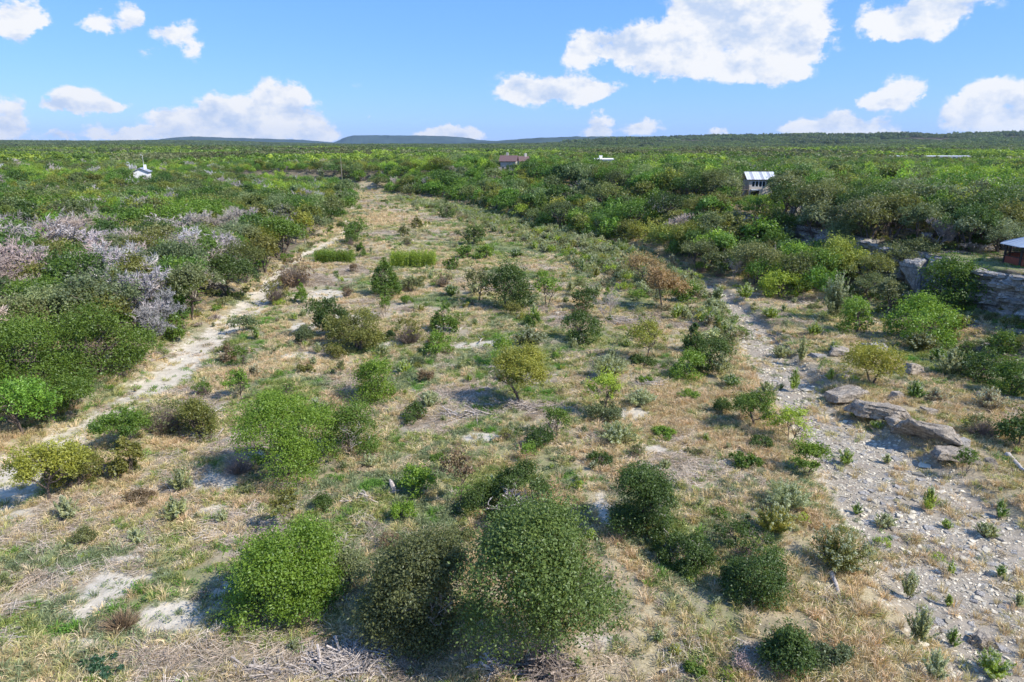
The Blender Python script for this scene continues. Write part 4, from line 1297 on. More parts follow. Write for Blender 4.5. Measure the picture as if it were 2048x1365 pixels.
def more_shrubs():
    rng = np.random.default_rng(314)
    placed = [(o.location.x, o.location.y) for o in C.objects if o.type == 'EMPTY' and o.parent is None]
    P, W = line_px([(800, 398, 30), (930, 428, 60), (1030, 452, 80), (1120, 478, 90), (1210, 515, 100), (1300, 560, 110), (1390, 610, 90), (1440, 680, 50)])
    n = 0; tries = 0
    KN = {'round': ('leafy shrub', 'shrub'), 'feather': ('feathery shrub', 'willow_baccharis'), 'low': ('low spreading shrub', 'shrub'), 'twiggy': ('half bare twiggy shrub', 'shrub'), 'sparse': ('open thin sapling', 'elm_sapling'), 'cone': ('slim upright sapling', 'elm_sapling')}
    CN = {'pale': 'cream-tipped', 'sage': 'pale sage', 'lime': 'yellow-green', 'green': 'mid green', 'dark': 'dark green', 'olive': 'olive', 'bright': 'bright green', 'dull': 'drab green', 'rust': 'rusty brown', 'blue': 'grey-green', 'yellow': 'yellowish'}
    while n < 150 and tries < 9000:
        tries += 1
        py = 395 + 720 * rng.random() ** 1.5; px = rng.uniform(60, 2000)
        x, y, z, t = ground_at(px, py)
        if y > 330 or y < 34 or (1610 < px < 2000 and 730 < py < 960): continue
        X, Y = np.array([x]), np.array([y])
        m = masks(X, Y)
        if not m['ins'][0] or m['m_sand'][0] > .45 or m['m_gravel'][0] > .6 or m['trail'][0] > .3 or m['dl'][0] < 3 or m['dr'][0] < 6: continue
        d, w = seg_dist(X, Y, P, W)
        if d[0] > w[0] and rng.random() < .45: continue
        if min(math.hypot(x - a, y - b) for a, b in placed) < 2.2 + y * .012: continue
        far = d[0] < w[0]
        kd = rng.choice(['feather', 'round', 'low', 'twiggy', 'sparse', 'cone'], p=[.60, .16, .12, .06, .03, .03] if far else [.30, .22, .22, .12, .08, .06])
        cl = rng.choice(['pale', 'sage', 'lime', 'yellow'], p=[.32, .34, .22, .12]) if kd == 'feather' else rng.choice(['green', 'dark', 'olive', 'bright', 'dull', 'blue', 'rust'], p=[.22, .18, .15, .15, .14, .08, .08])
        wd = rng.uniform(1.0, 2.5) * (1 + (y > 110) * .25); h = wd * (rng.uniform(1.5, 2.0) if kd in ('cone', 'sparse') else rng.uniform(.38, .5) if kd == 'low' else rng.uniform(.65, 1.0))
        sz = 'small' if wd < 1.5 else 'medium' if wd < 2.3 else 'large'
        nm, name = KN[kd]
        lab = auto_label('%s %s %s' % (sz, CN[cl], nm), x, y, 'creek flat')
        a, b, W0, H0 = pooled(kd, int(rng.integers(0, 5 if kd in ('feather', 'round', 'low') else 2)))
        root = empty(name, (x, y, z - .04), rng.uniform(0, 6.28), (wd / W0, wd / W0, h / H0))
        tag(root, lab, 'sapling' if 'sapling' in name else 'shrub', 'lesser shrubs and saplings of the creek flat')
        link('crown', a, root, color=tuple(np.array(COL[cl]) * rng.uniform(.88, 1.12)))
        link('stems', b, root, color=(.30, .25, .21))
        placed.append((x, y)); n += 1


more_shrubs()
# ------------------------------------------------------------------ scattered stuff (geometry nodes)
def scatter(name, P, scale, rotz, idx, tint, protos, label, kind='stuff', tilt=None):
    col = bpy.data.collections.new(name + '_kinds')
    for k, me in enumerate(protos):
        o = bpy.data.objects.new('%s_kind_%02d' % (name, k), me)
        col.objects.link(o)
    n = len(P)
    me = bpy.data.meshes.new(name)
    me.vertices.add(n)
    me.vertices.foreach_set('co', np.asarray(P, np.float32).ravel())
    a = me.attributes.new('size', 'FLOAT_VECTOR', 'POINT'); a.data.foreach_set('vector', np.asarray(scale, np.float32).ravel())
    rot = np.zeros((n, 3), np.float32); rot[:, 2] = rotz
    if tilt is not None: rot[:, :2] = tilt
    a = me.attributes.new('turn', 'FLOAT_VECTOR', 'POINT'); a.data.foreach_set('vector', rot.ravel())
    a = me.attributes.new('which', 'INT', 'POINT'); a.data.foreach_set('value', np.asarray(idx, np.int32))
    t4 = np.ones((n, 4), np.float32); t4[:, :3] = np.clip(tint, .005, .9)
    a = me.attributes.new('tint', 'FLOAT_COLOR', 'POINT'); a.data.foreach_set('color', t4.ravel())
    ng = bpy.data.node_groups.new(name, 'GeometryNodeTree')
    ng.interface.new_socket('Geometry', in_out='INPUT', socket_type='NodeSocketGeometry')
    ng.interface.new_socket('Geometry', in_out='OUTPUT', socket_type='NodeSocketGeometry')
    N, L = ng.nodes, ng.links
    gi, go = N.new('NodeGroupInput'), N.new('NodeGroupOutput')
    ci = N.new('GeometryNodeCollectionInfo')
    ci.inputs['Collection'].default_value = col
    ci.inputs['Separate Children'].default_value = True
    ci.inputs['Reset Children'].default_value = True
    ip = N.new('GeometryNodeInstanceOnPoints')
    ip.inputs['Pick Instance'].default_value = True

    def na(nm, t):
        x = N.new('GeometryNodeInputNamedAttribute'); x.data_type = t; x.inputs['Name'].default_value = nm
        return x.outputs['Attribute']
    L.new(gi.outputs[0], ip.inputs['Points']); L.new(ci.outputs[0], ip.inputs['Instance'])
    L.new(na('which', 'INT'), ip.inputs['Instance Index'])
    L.new(na('size', 'FLOAT_VECTOR'), ip.inputs['Scale'])
    e2r = N.new('FunctionNodeEulerToRotation')
    L.new(na('turn', 'FLOAT_VECTOR'), e2r.inputs[0]); L.new(e2r.outputs[0], ip.inputs['Rotation'])
    L.new(ip.outputs[0], go.inputs[0])
    o = link(name, me)
    md = o.modifiers.new('scatter', 'NODES'); md.node_group = ng
    tag(o, label, kind=kind)
    return o


def in_view(x, y, pad=6.0):
    return (np.abs(x) < .765 * (y * CP + (CAM_H) * SP) + pad) & (y > 22)


def tuft(rng, n, h, spread, width, bend=.5, lean0=0.1, name='tuft', mat=None, flat=0.0):
    a = rng.uniform(0, 6.283, n); r = spread * np.sqrt(rng.random(n)) * .45
    b = np.stack([np.cos(a) * r, np.sin(a) * r, np.full(n, -.03)], -1)
    a2 = a + rng.normal(size=n) * .6
    ln = lean0 + bend * rng.random(n)
    H = h * rng.uniform(.55, 1.05, n)
    out = np.stack([np.cos(a2), np.sin(a2), np.zeros(n)], -1)
    mid = b + out * (H * ln * .35)[:, None] + np.array([0, 0, 1]) * (H * .6 * (1 - flat))[:, None]
    tip = b + out * (H * ln * 1.25)[:, None] + np.array([0, 0, 1]) * (H * (1 - .25 * ln) * (1 - flat) + flat * .05)[:, None]
    s = unit(np.cross(tip - b, rng.normal(size=(n, 3)) + np.array([0, 0, .1]))) * (width * rng.uniform(.6, 1.2, n))[:, None]
    V = np.stack([b - s, b + s, mid + s, mid - s, tip], 1).reshape(-1, 3)
    i = np.arange(n)[:, None] * 5
    Q = np.concatenate([i, i + 1, i + 2, i + 3], 1); T = np.concatenate([i + 3, i + 2, i + 4], 1)
    rn = rng.random(n)
    return mesh_from(name, V, [Q, T], [mat or GRASS_I], {'rnd': np.concatenate([rn, rn]), 'tip': np.zeros(2 * n)})


def sticks(rng, n, L, thick, name='sticks', mat=None, h=.12):
    """stems lying over each other"""
    a = rng.normal(size=n) * .7
    c = rng.normal(size=(n, 3)) * np.array([L * .28, L * .28, 0]) + np.array([0, 0, .03]) + rng.random((n, 1)) * np.array([[0, 0, h]])
    d = np.stack([np.cos(a), np.sin(a), rng.normal(size=n) * .16], -1) * (L * rng.uniform(.3, .6, n))[:, None]
    s = unit(np.cross(d, rng.normal(size=(n, 3)) * .3 + np.array([0, 0, 1]))) * thick
    up = np.array([0, 0, thick * 1.2])
    V = np.stack([c - d - s, c - d + s, c + up * 2 + s, c + up * 2 - s, c + d + s * .3, c + d - s * .3], 1).reshape(-1, 3)
    i = np.arange(n)[:, None] * 6
    Q = np.concatenate([np.concatenate([i, i + 1, i + 2, i + 3], 1), np.concatenate([i + 3, i + 2, i + 4, i + 5], 1)])
    rn = rng.random(n)
    return mesh_from(name, V, Q, [mat or GRASS_I], {'rnd': np.concatenate([rn, rn]), 'tip': np.zeros(2 * n)})


def forb(rng, r, h, n, leaf, name='forb', mat=None):
    d = unit(rng.normal(size=(n, 3))); d[:, 2] = np.abs(d[:, 2])
    k = (1 + .3 * np.sin(np.arctan2(d[:, 1], d[:, 0]) * 3 + rng.uniform(0, 6)))
    P = d * np.stack([r * k, r * k, np.full(n, h)], -1) * (rng.random((n, 1)) ** .45)
    P[:, 2] += .02
    V, Fq = leaves(rng, P, d, leaf, .5, .5, .4)
    return mesh_from(name, V, Fq, [mat or GRASS_I], {'rnd': rng.random(n), 'tip': np.zeros(n)})


def band(y0, y1, dens, rng, pad=4):
    n = int((y1 - y0) * (.765 * (y0 + y1) + 14 + 2 * pad) * dens)
    y = rng.uniform(y0, y1, n)
    hw = .765 * (y * CP + CAM_H * SP) + pad
    x = rng.uniform(-1, 1, n) * hw.max()
    k = np.abs(x) < hw
    return x[k], y[k]


STRAW = np.array([(.62, .50, .28), (.56, .45, .24), (.67, .56, .35), (.49, .44, .20), (.43, .42, .16)])
GREENS = np.array([(.26, .30, .08), (.20, .26, .065), (.32, .34, .12), (.16, .25, .05), (.36, .36, .12)])
GREYG = np.array([(.22, .27, .13), (.27, .31, .16), (.19, .23, .11)])
THA = np.array([(.55, .46, .34), (.47, .38, .28), (.62, .53, .42), (.40, .32, .23)])
ORG = np.array([(.60, .45, .27), (.54, .42, .24), (.62, .48, .30), (.58, .48, .27)])


def build_grass():
    rng = np.random.default_rng(11)
    protos = [tuft(rng, 42, .62, .5, .013, .7), tuft(rng, 36, .80, .45, .012, .55), tuft(rng, 50, .42, .7, .014, 1.0), tuft(rng, 40, .55, .8, .014, 1.2, flat=.35),
              tuft(rng, 60, .30, .9, .013, 1.3, flat=.4)]
    thp = [sticks(rng, 34, 1.0, .013), sticks(rng, 44, 1.3, .012, h=.2), sticks(rng, 28, .8, .014)]
    fp = [forb(rng, .42, .22, 80, .10), forb(rng, .30, .30, 60, .09), forb(rng, .55, .16, 90, .11), forb(rng, .22, .45, 60, .08)]
    xs, ys = [], []
    for y0, y1, dn in [(22, 45, 12.0), (45, 70, 8.0), (70, 105, 4.4), (105, 160, 2.0), (160, 250, .85), (250, 380, .35)]:
        x, y = band(y0, y1, dn, rng)
        xs.append(x); ys.append(y)
    x, y = np.concatenate(xs), np.concatenate(ys)
    mk = masks(x, y)
    nf = fbm(x, y, .9, 3, 61) - .5
    sand = mk['m_sand'] + nf * .9 > .45
    grav = mk['m_gravel'] + nf * .9 > .42
    trail = mk['trail'] > .5 + nf
    pr = np.where(sand, np.where(patch(x, y, GREEN_W) > .3, .45, .12), np.where(grav, .05 + .22 * (fbm(x, y, 4.5, 3, 67) > .54), .92))
    pr = np.where(trail, pr * .35, pr)
    pr = np.where(mk['ins'], pr, .32)
    pr = pr * np.where(fbm(x, y, 3.1, 3, 66) < .36, .25, 1.0)
    keep = rng.random(len(x)) < pr
    x, y = x[keep], y[keep]
    mk = {k: v[keep] for k, v in mk.items()}
    n = len(x)
    z = height(x, y)
    # which plant grows here
    noi = rng.normal(size=n) * .20
    sc_g = mk['m_green'] + noi + (fbm(x, y, 2.4, 3, 71) - .5) * .9 + .16
    sc_t = mk['m_thatch'] + (fbm(x, y, 2.8, 3, 72) - .5) * 1.0 + rng.normal(size=n) * .20 - .02
    sc_o = mk['m_gold'] + (fbm(x, y, 3.0, 3, 73) - .5) * .9 + rng.normal(size=n) * .20 - .02
    sc_s = .46 + rng.normal(size=n) * .22
    best = np.argmax(np.stack([sc_s, sc_g, sc_t, sc_o]), 0)
    which = np.zeros(n, int); tint = np.zeros((n, 3))
    for c, (pal, ids) in enumerate([(STRAW, [0, 2, 3, 4]), (GREENS, [0, 2, 8, 9, 10, 4]), (THA, [5, 6, 7, 4, 3]), (ORG, [0, 1, 3, 0])]):
        m = best == c
        tint[m] = pal[rng.integers(0, len(pal), m.sum())]
        which[m] = np.array(ids)[rng.integers(0, len(ids), m.sum())]
    # grey-green herbs and odd fresh ones
    gz = (best == 1) & (fbm(x, y, 6, 2, 75) > .52)
    tint[gz] = GREYG[rng.integers(0, 3, gz.sum())]
    fr = (best == 1) & (fbm(x, y, 2.0, 2, 76) > .66)
    tint[fr] = np.array((.13, .26, .04))
    dd = np.hypot(x, y)
    tint *= rng.uniform(.8, 1.15, (n, 1))
    g = 1.0 + np.clip((dd - 60) / 110, 0, 1.6)
    s = rng.uniform(.65, 1.25, n) * g
    s = s * np.where(mk['ins'], 1, .8) * np.where(which >= 8, 1.1, 1)
    sz = s * np.where(g > 1.2, .75, 1)
    rz = rng.uniform(0, 6.283, n)
    st = (which >= 5) & (which <= 7)
    rz[st] = fbm(x[st], y[st], 7, 2, 81) * 9
    scatter('grass', np.stack([x, y, z], -1), np.stack([s, s, sz], -1), rz, which, tint, protos + thp + fp,
            'straw-coloured grass, matted dead stems and low green herbs over the creek flat')
    return n


def build_thicket():
    """the pale-green weedy belt along the inner side of the far channel"""
    rng = np.random.default_rng(21)
    protos = [crown_mesh(rng, 1.6, 1.5, .17, 'feather', n=520, mat=LEAF_I) for _ in range(3)] + [crown_mesh(rng, 1.7, 1.2, .16, 'low', n=420, mat=LEAF_I) for _ in range(3)]
    P, W = line_px([(800, 398, 30), (930, 428, 60), (1030, 452, 80), (1120, 478, 90), (1210, 515, 100), (1300, 560, 110), (1390, 610, 90), (1440, 680, 50)])
    x, y = band(70, 330, 1.3, rng)
    d, w = seg_dist(x, y, P, W)
    ins, dl, dr = valley(x, y)
    dw, ww = seg_dist(x, y, WASH[0], WASH[1]); dc, wc = seg_dist(x, y, CHANNEL[0], CHANNEL[1])
    belt = np.clip(1.2 - d / w, 0, 1)
    tal = sm(dr, 17 + 12 * sm(y, 112, 150), 8) * .55
    pr = np.maximum(belt * .75, tal * .5)
    pr = np.maximum(pr, .02 + .06 * (fbm(x, y, 12, 2, 91) > .56))
    pr *= (fbm(x, y, 5, 3, 92) > .40) * (ins) * (dw > ww * 1.1) * (dc > wc * .8)
    k = rng.random(len(x)) < pr
    # small ones close to the camera as well
    x2, y2 = band(26, 110, .22, rng)
    ins2, dl2, dr2 = valley(x2, y2)
    m2 = masks(x2, y2)
    k2 = ins2 & (rng.random(len(x2)) < np.where((m2['m_sand'] > .4) | (m2['m_gravel'] > .5) | (m2['trail'] > .3), .22, .55))
    x = np.concatenate([x[k], x2[k2]]); y = np.concatenate([y[k], y2[k2]])
    near = np.concatenate([np.zeros(k.sum(), bool), np.ones(k2.sum(), bool)])
    n = len(x)
    z = height(x, y)
    pal = np.array([COL['pale'], COL['sage'], COL['lime'], COL['sage'], COL['green'], COL['yellow'], COL['dull'], COL['bright'], (.22, .27, .08), (.30, .25, .14)])
    wts = np.array([1.6, 2, 1.6, 1, .7, .8, 1, .3, 2.0, .8]); wts /= wts.sum()
    tint = pal[rng.choice(len(pal), n, p=wts)] * rng.uniform(.8, 1.15, (n, 1))
    d, w = seg_dist(x, y, P, W)
    s = rng.uniform(.55, 1.15, n) * np.where(d < w, 1.55, .9)
    s = np.where(near, rng.uniform(.22, .62, n), s)
    idx = rng.integers(0, 6, n)
    scatter('weeds', np.stack([x, y, z], -1), np.stack([s, s, s * rng.uniform(.7, 1.15, n)], -1), rng.uniform(0, 6.28, n), idx, tint, protos,
            'pale green weedy brush thick along the inner edge of the far channel')


def stone_mesh(rng, flat=.4, name='stone', mat=None, bevel=False):
    bm = bmesh.new()
    for _ in range(14):
        v = rng.normal(size=3); v /= np.linalg.norm(v)
        v = np.sign(v) * np.abs(v) ** .6
        bm.verts.new((v[0] * .6, v[1] * rng.uniform(.3, .5), v[2] * flat * .5))
    r = bmesh.ops.convex_hull(bm, input=bm.verts)
    bmesh.ops.delete(bm, geom=[g for g in r['geom_interior'] if isinstance(g, bmesh.types.BMVert)], context='VERTS')
    me = bpy.data.meshes.new(name); bm.to_mesh(me); bm.free()
    me.materials.append(mat or STONE_I)
    return me


def build_gravel():
    rng = np.random.default_rng(31)
    protos = [stone_mesh(rng, rng.uniform(.25, .6)) for _ in range(10)]
    xs, ys, ss = [], [], []
    for y0, y1, dn, s in [(22, 60, 34, .12), (22, 60, 2.2, .30), (60, 110, 11, .18), (60, 110, 1.2, .36), (110, 170, 2, .35)]:
        x, y = band(y0, y1, dn, rng)
        m = masks(x, y)
        g = m['m_gravel'] + (fbm(x, y, 1.6, 3, 63) - .5) * .7
        pr = np.where(g > .45, 1.0, .012) * np.where(fbm(x, y, 2.6, 3, 64) < .42, .35, 1)
        pr = np.where(m['m_sand'] + (fbm(x, y, 1.6, 3, 63) - .5) * .7 > .5, .04, pr)
        pr = np.where((m['dr'] < 13) & m['ins'], np.maximum(pr, .18), pr)
        k = (rng.random(len(x)) < pr) & m['ins']
        xs.append(x[k]); ys.append(y[k]); ss.append(s * np.exp(rng.normal(size=k.sum()) * .38))
    x, y, s = map(np.concatenate, (xs, ys, ss))
    n = len(x)
    z = height(x, y) + s * .01
    t = rng.uniform(.42, .80, (n, 1)) * np.array([1.0, .88, .66])
    t = t * np.where(rng.random((n, 1)) < .15, .5, 1)
    scatter('gravel', np.stack([x, y, z], -1), np.stack([s, s, s], -1), rng.normal(size=n) * .9 + .4, rng.integers(0, 10, n), t, protos,
            'pale broken limestone gravel spread along the creek bed', tilt=rng.normal(size=(n, 2)) * .22)
    return n


# ------------------------------------------------------------------ boulders, slabs, driftwood
def boulder_mesh(rng, sx, sy, sz, rough=.08, name='boulder', taper=0.0, layers=True, sub=4):
    bm = bmesh.new()
    pts = []
    for _ in range(26):
        v = rng.uniform(-1, 1, 3)
        v = np.sign(v) * np.abs(v) ** .35
        tz = 1 - taper * (v[2] * .5 + .5)
        pts.append(v * np.array([sx / 2 * tz, sy / 2 * tz, sz / 2]))
    for p in pts: bm.verts.new(p)
    r = bmesh.ops.convex_hull(bm, input=bm.verts)
    bmesh.ops.delete(bm, geom=[g for g in r['geom_interior'] if isinstance(g, bmesh.types.BMVert)], context='VERTS')
    bmesh.ops.bevel(bm, geom=list(bm.edges), offset=.045 * min(sx, sy, sz * 2), segments=1, affect='EDGES', clamp_overlap=True)
    bmesh.ops.triangulate(bm, faces=bm.faces)
    for _ in range(sub - 1):
        long_ = [e for e in bm.edges if e.calc_length() > .16 * (sx + sy) / 4 * 1.3]
        if not long_: break
        bmesh.ops.subdivide_edges(bm, edges=long_, cuts=1, use_grid_fill=False)
        bmesh.ops.triangulate(bm, faces=bm.faces)
    bm.normal_update()
    from mathutils import noise
    off = Vector(rng.uniform(0, 90, 3))
    for v in bm.verts:
        p = v.co
        n1 = noise.noise(p * 1.1 + off) * 1.2 + noise.noise(p * 3.2 + off) * .5 + noise.noise(p * 8 + off) * .22
        lay = (math.floor(p.z * 4.5 + noise.noise(p * .5 + off) * .8) % 2 - .5) * .5 if layers else 0
        v.co = p + v.normal * (n1 + lay) * rough
    me = bpy.data.meshes.new(name); bm.to_mesh(me); bm.free()
    return me


BOULDERS = [  # x0, y0, x1, y1 (photo box), height factor, tilt x, tilt y, turn, material, label, alias
    (1642, 764, 1736, 808, .30, .10, -.12, .25, 'b', 'flat tan slab tilted towards the gravel, above the long grey boulder', 'the tan tilted slab'),
    (1698, 796, 1826, 846, .34, .16, .10, -.25, 'b', 'long grey brown boulder lying left of the wedge boulder', 'the long grey boulder'),
    (1764, 818, 1808, 864, .75, .1, .1, .3, 'b', 'small blocky boulder leaning between the long grey one and the wedge', None),
    (1788, 810, 1906, 892, .42, .34, .10, -.35, 'b', 'largest boulder, a grey wedge with its broad face to the sky', 'the wedge boulder'),
    (1856, 880, 1965, 926, .22, .06, .05, -.15, 'b', 'flat pale slab in front of the round cream stone', 'the flat pale slab'),
    (1906, 872, 1942, 900, .75, 0, 0, .3, 'p', 'round cream stone resting on the flat pale slab', None),
    (1896, 860, 1920, 880, .7, 0, 0, .2, 'p', 'small rounded stone behind the round cream stone', None),
    (1776, 776, 1812, 806, .8, 0, .1, .2, 'b', 'dark boulder shaded behind the long grey boulder', None),
    (1840, 812, 1874, 832, .5, 0, .1, .2, 'b', 'brown stone just behind the top of the wedge boulder', None),
    (1936, 1252, 1982, 1296, .8, 0, 0, .5, 'b', 'lone dark rounded boulder near the bottom right corner', 'the round dark boulder'),
    (1670, 738, 1702, 766, .6, .1, 0, .2, 'b', 'shaded boulder right behind the tan tilted slab', None),
    (1720, 676, 1768, 706, .5, .3, 0, .2, 'p', 'pale block below the big fresh tree at the cliff foot', None),
    (1795, 718, 1850, 756, .6, .1, .2, .4, 'b', 'brown tilted boulder right of the bent yellowish juniper', None),
    (1655, 688, 1700, 716, .5, 0, .1, -.3, 'b', 'brownish ledge stone left of the bent yellowish juniper', None),
    (1945, 776, 1985, 806, .6, 0, .1, .3, 'b', 'grey boulder in tan grass near the right edge', None),
    (1965, 905, 1992, 935, .8, 0, 0, .3, 'b', 'upright brown stone right of the flat pale slab', None),
    (1620, 700, 1650, 722, .5, 0, 0, .3, 'p', 'pale rock at the upper right of the gravel', None),
    (1785, 512, 1862, 590, .95, .0, .0, .5, 'c', 'big grey rock buttress bulging from the cliff left of the cliff face tree', 'the grey rock buttress'),
    (1770, 490, 1792, 530, 1.2, .0, .0, .5, 'c', 'smaller pale rock knob above left of the grey rock buttress', None),
    (1626, 470, 1660, 500, .8, 0, 0, .2, 'c', 'rock knob among trees at the rim left of the grey rock buttress', None),
    (1322, 425, 1375, 448, .5, 0, 0, .1, 'c', 'flat layered grey rock shelf at the foot of the far right bank', None),
    (1575, 424, 1640, 436, .4, 0, 0, .1, 'c', 'rock ledge with pinkish soil below the tin-roofed house', None),
    (1412, 500, 1428, 520, .7, 0, 0, .1, 'c', 'small boulder on the bank left of the fallen snag', None),
]


def build_boulders():
    for k, (x0, y0, x1, y1, hf, tx, ty, rz, mt, label, alias) in enumerate(BOULDERS):
        rng = np.random.default_rng(500 + k)
        cx = (x0 + x1) / 2
        gx, gy, gz, t = ground_at(cx, y0 + (y1 - y0) * .80)
        w = (x1 - x0) / F * t
        dep = min(max((y1 - y0) / F * t * (1.5 if hf < .6 else .9), w * .5), w * 1.15)
        h = max(w * hf * (.72 if k < 17 else 1), .3)
        me = boulder_mesh(rng, w, dep, h, rough=.028 * w, taper=.25 if hf < .6 else .4)
        me.materials.append({'b': ROCK_BOULDER, 'p': ROCK_PALE, 'c': ROCK_CLIFF}[mt])
        for p in me.polygons: p.use_smooth = False
        o = link('boulder', me, loc=(gx, gy, hz(gx, gy) + h * .30))
        o.rotation_euler = (-tx, ty, rz)
        tag(o, label, 'boulder', 'boulders below the cliff' if k < 17 else 'rock outcrops on the bank')
        if alias: LAND.append((alias, gx, gy))
    # loose flat slabs big enough to single out on the gravel
    rng = np.random.default_rng(77)
    protos = []
    for _ in range(7):
        me = boulder_mesh(rng, 1, .7, .28, rough=.03, name='slab_stone', sub=2); me.materials.append(ROCK_PALE); protos.append(me)
    cand = []
    while len(cand) < 170:
        y = rng.uniform(26, 75); x = rng.uniform(5, 60)
        if not in_view(np.array([x]), np.array([y]), -1)[0]: continue
        if masks(np.array([x]), np.array([y]))['m_gravel'][0] < .62: continue
        if any(math.hypot(x - a, y - b) < .8 for a, b in cand): continue
        cand.append((x, y))
    for x, y in cand:
        s = rng.uniform(.4, .95)
        o = link('loose_stone', protos[rng.integers(0, 7)], loc=(x, y, hz(x, y) - .02 * s))
        o.rotation_euler = (rng.normal() * .12, rng.normal() * .12, rng.normal() * .7 + .5)
        o.scale = (s, s * rng.uniform(.7, 1.1), s * rng.uniform(.6, 1.1))
        tag(o, 'pale limestone slab lying loose on the broad gravel bed', 'stone', 'loose limestone slabs on the gravel bed')


def crooked(rng, L, r, bend=.12, n=7):
    p = np.zeros((n, 3)); d = np.array([1.0, 0, 0])
    for k in range(1, n):
        d = unit(d + rng.normal(size=3) * np.array([0, bend, bend * .5]))
        p[k] = p[k - 1] + d * L / (n - 1)
    p -= p.mean(0)
    return p, np.linspace(r, r * .35, n)


def build_wood():
    def log(px, py, px2, py2, r, label, col=(.50, .46, .41), fork=True, alias=None, seed=0):
        rng = np.random.default_rng(900 + seed)
        a = ground_at(px, py); b = ground_at(px2, py2)
        A = Vector((a[0], a[1], a[2])); Bv = Vector((b[0], b[1], b[2]))
        L = (Bv - A).length
        root = empty('fallen_log', (A + Bv) / 2 + Vector((0, 0, r * .8)), math.atan2(Bv.y - A.y, Bv.x - A.x))
        tag(root, label, 'log')
        p, rad = crooked(rng, L, r)
        mb = MB().tube(p, rad, 7)
        mb.build('trunk', DRIFT, root, color=col, smooth=True)
        if fork:
            for s in range(3):
                q, rd = crooked(rng, L * .4, r * .4, .2, 5)
                q = q - q[0]
                an = rng.choice([-1, 1]) * rng.uniform(.4, .9)
                q = np.stack([q[:, 0] * math.cos(an) - q[:, 1] * math.sin(an), q[:, 0] * math.sin(an) + q[:, 1] * math.cos(an), q[:, 2] + q[:, 0] * .15], -1) + p[2 + s]
                MB().tube(q, rd, 5).build('branch', DRIFT, root, color=col, smooth=True)
        if alias: LAND.append((alias, *list((A + Bv) / 2)[:2]))
    log(2012, 915, 2050, 955, .30, 'thick bleached log lying at the right edge below the flat pale slab', alias='the bleached log', seed=1, fork=False)
    log(275, 738, 334, 714, .14, 'brown weathered log beside the sandy wash below the left bank', (.33, .28, .24), seed=2)
    log(312, 698, 330, 712, .10, 'short pale branch just above the brown log by the wash', seed=3, fork=False)
    log(1322, 1352, 1358, 1330, .11, 'forked grey branch in straw grass near the bottom edge', seed=4)
    log(600, 1290, 668, 1262, .12, 'dark curved branch lying behind the driftwood heap', (.28, .22, .18), seed=5, fork=False)
    log(1005, 1318, 1040, 1352, .13, 'dark log among roots left of the big bottom centre trunk', (.25, .2, .16), seed=6)
    log(1655, 1150, 1690, 1215, .16, 'rotten whitish log half buried in orange grass below the olive plume bush', seed=7, fork=False)
    log(430, 830, 450, 815, .08, 'small pale branches right of the olive egg-shaped shrub', seed=8)
    log(960, 690, 975, 672, .09, 'pale forked stick on the grey mat behind the yellow-green centre tree', seed=9)

    def heap(px, py, w_px, h_px, n, label, seed, length=1.9, hh=.8, alias=None, col=(.46, .41, .36)):
        """a heap of sticks: every stick past the big ones is joined"""
        rng = np.random.default_rng(700 + seed)
        gx, gy, gz, t = ground_at(px, py)
        W = w_px / F * t; D = max(h_px / F * t * 1.4, .6)
        root = empty('brush_heap', (gx, gy, gz))
        tag(root, label, 'brush heap', 'heaps of dead branches')
        big = min(n // 5, 60)
        mb = MB()
        for k in range(n):
            L = length * rng.uniform(.5, 1.3) if k < big else length * rng.uniform(.25, .9)
            r = rng.uniform(.035, .085) if k < big else rng.uniform(.012, .03)
            p, rd = crooked(rng, L, r, .18, 5)
            an = rng.normal() * .75 - .5; tl = rng.normal() * .22
            p = np.stack([p[:, 0] * math.cos(an) - p[:, 1] * math.sin(an), p[:, 0] * math.sin(an) + p[:, 1] * math.cos(an), p[:, 2] + p[:, 0] * math.sin(tl)], -1)
            rr = rng.normal(size=2) * .36
            rr = rr / max(1, np.hypot(*rr) / .95)
            c = np.array([rr[0] * W / 1.5, rr[1] * D / 1.5, 0])
            zz = hz(gx + c[0], gy + c[1]) - gz
            c[2] = zz + hh * max(0, 1 - np.hypot(*rr)) * rng.random() + .08
            p = p + c
            if k < big:
                MB().tube(p, rd, 5).build('branch', DRIFT, root, color=tuple(np.array(col) * rng.uniform(.75, 1.25)))
            else:
                mb.tube(p, rd, 3)
        o = mb.build('small_sticks', DRIFT, root, color=col)
        o['kind'] = 'stuff'
        if alias: LAND.append((alias, gx, gy))
    heap(690, 1340, 170, 90, 800, 'big pale driftwood heap at the bottom edge left of the big bottom centre tree', 1, 1.9, .7, 'the big driftwood heap')
    heap(540, 1352, 130, 40, 160, 'thin scatter of grey sticks joining the left side of the big driftwood heap', 2, 1.6, .3, col=(.36, .32, .28))
    heap(1095, 1352, 90, 60, 260, 'heap of stripped roots and branches around the big bottom centre trunk', 3, 2.0, 1.2, col=(.30, .25, .21))
    heap(985, 1345, 60, 40, 120, 'pale sticks left of the root heap at the bottom edge', 4, 1.4, .5)
    heap(1045, 818, 110, 30, 260, 'grey heap of dead branches under the yellow-green centre tree', 5, 2.0, .6)
    heap(400, 880, 80, 26, 160, 'fallen dead stems below the olive egg-shaped shrub', 6, 1.9, .5)
    heap(1300, 775, 60, 20, 100, 'small dead branch heap left of the dark trio of shrubs', 7, 1.8, .5)
    heap(720, 1002, 70, 20, 90, 'wiry grey twigs left of the weathered stump', 8, 1.2, .3)
    heap(930, 835, 120, 30, 180, 'thin grey branches strewn left of the centre tree heap', 9, 2.0, .4)
    heap(1000, 740, 60, 20, 80, 'grey twiggy litter behind the yellow-green centre tree', 10, 2.0, .3)
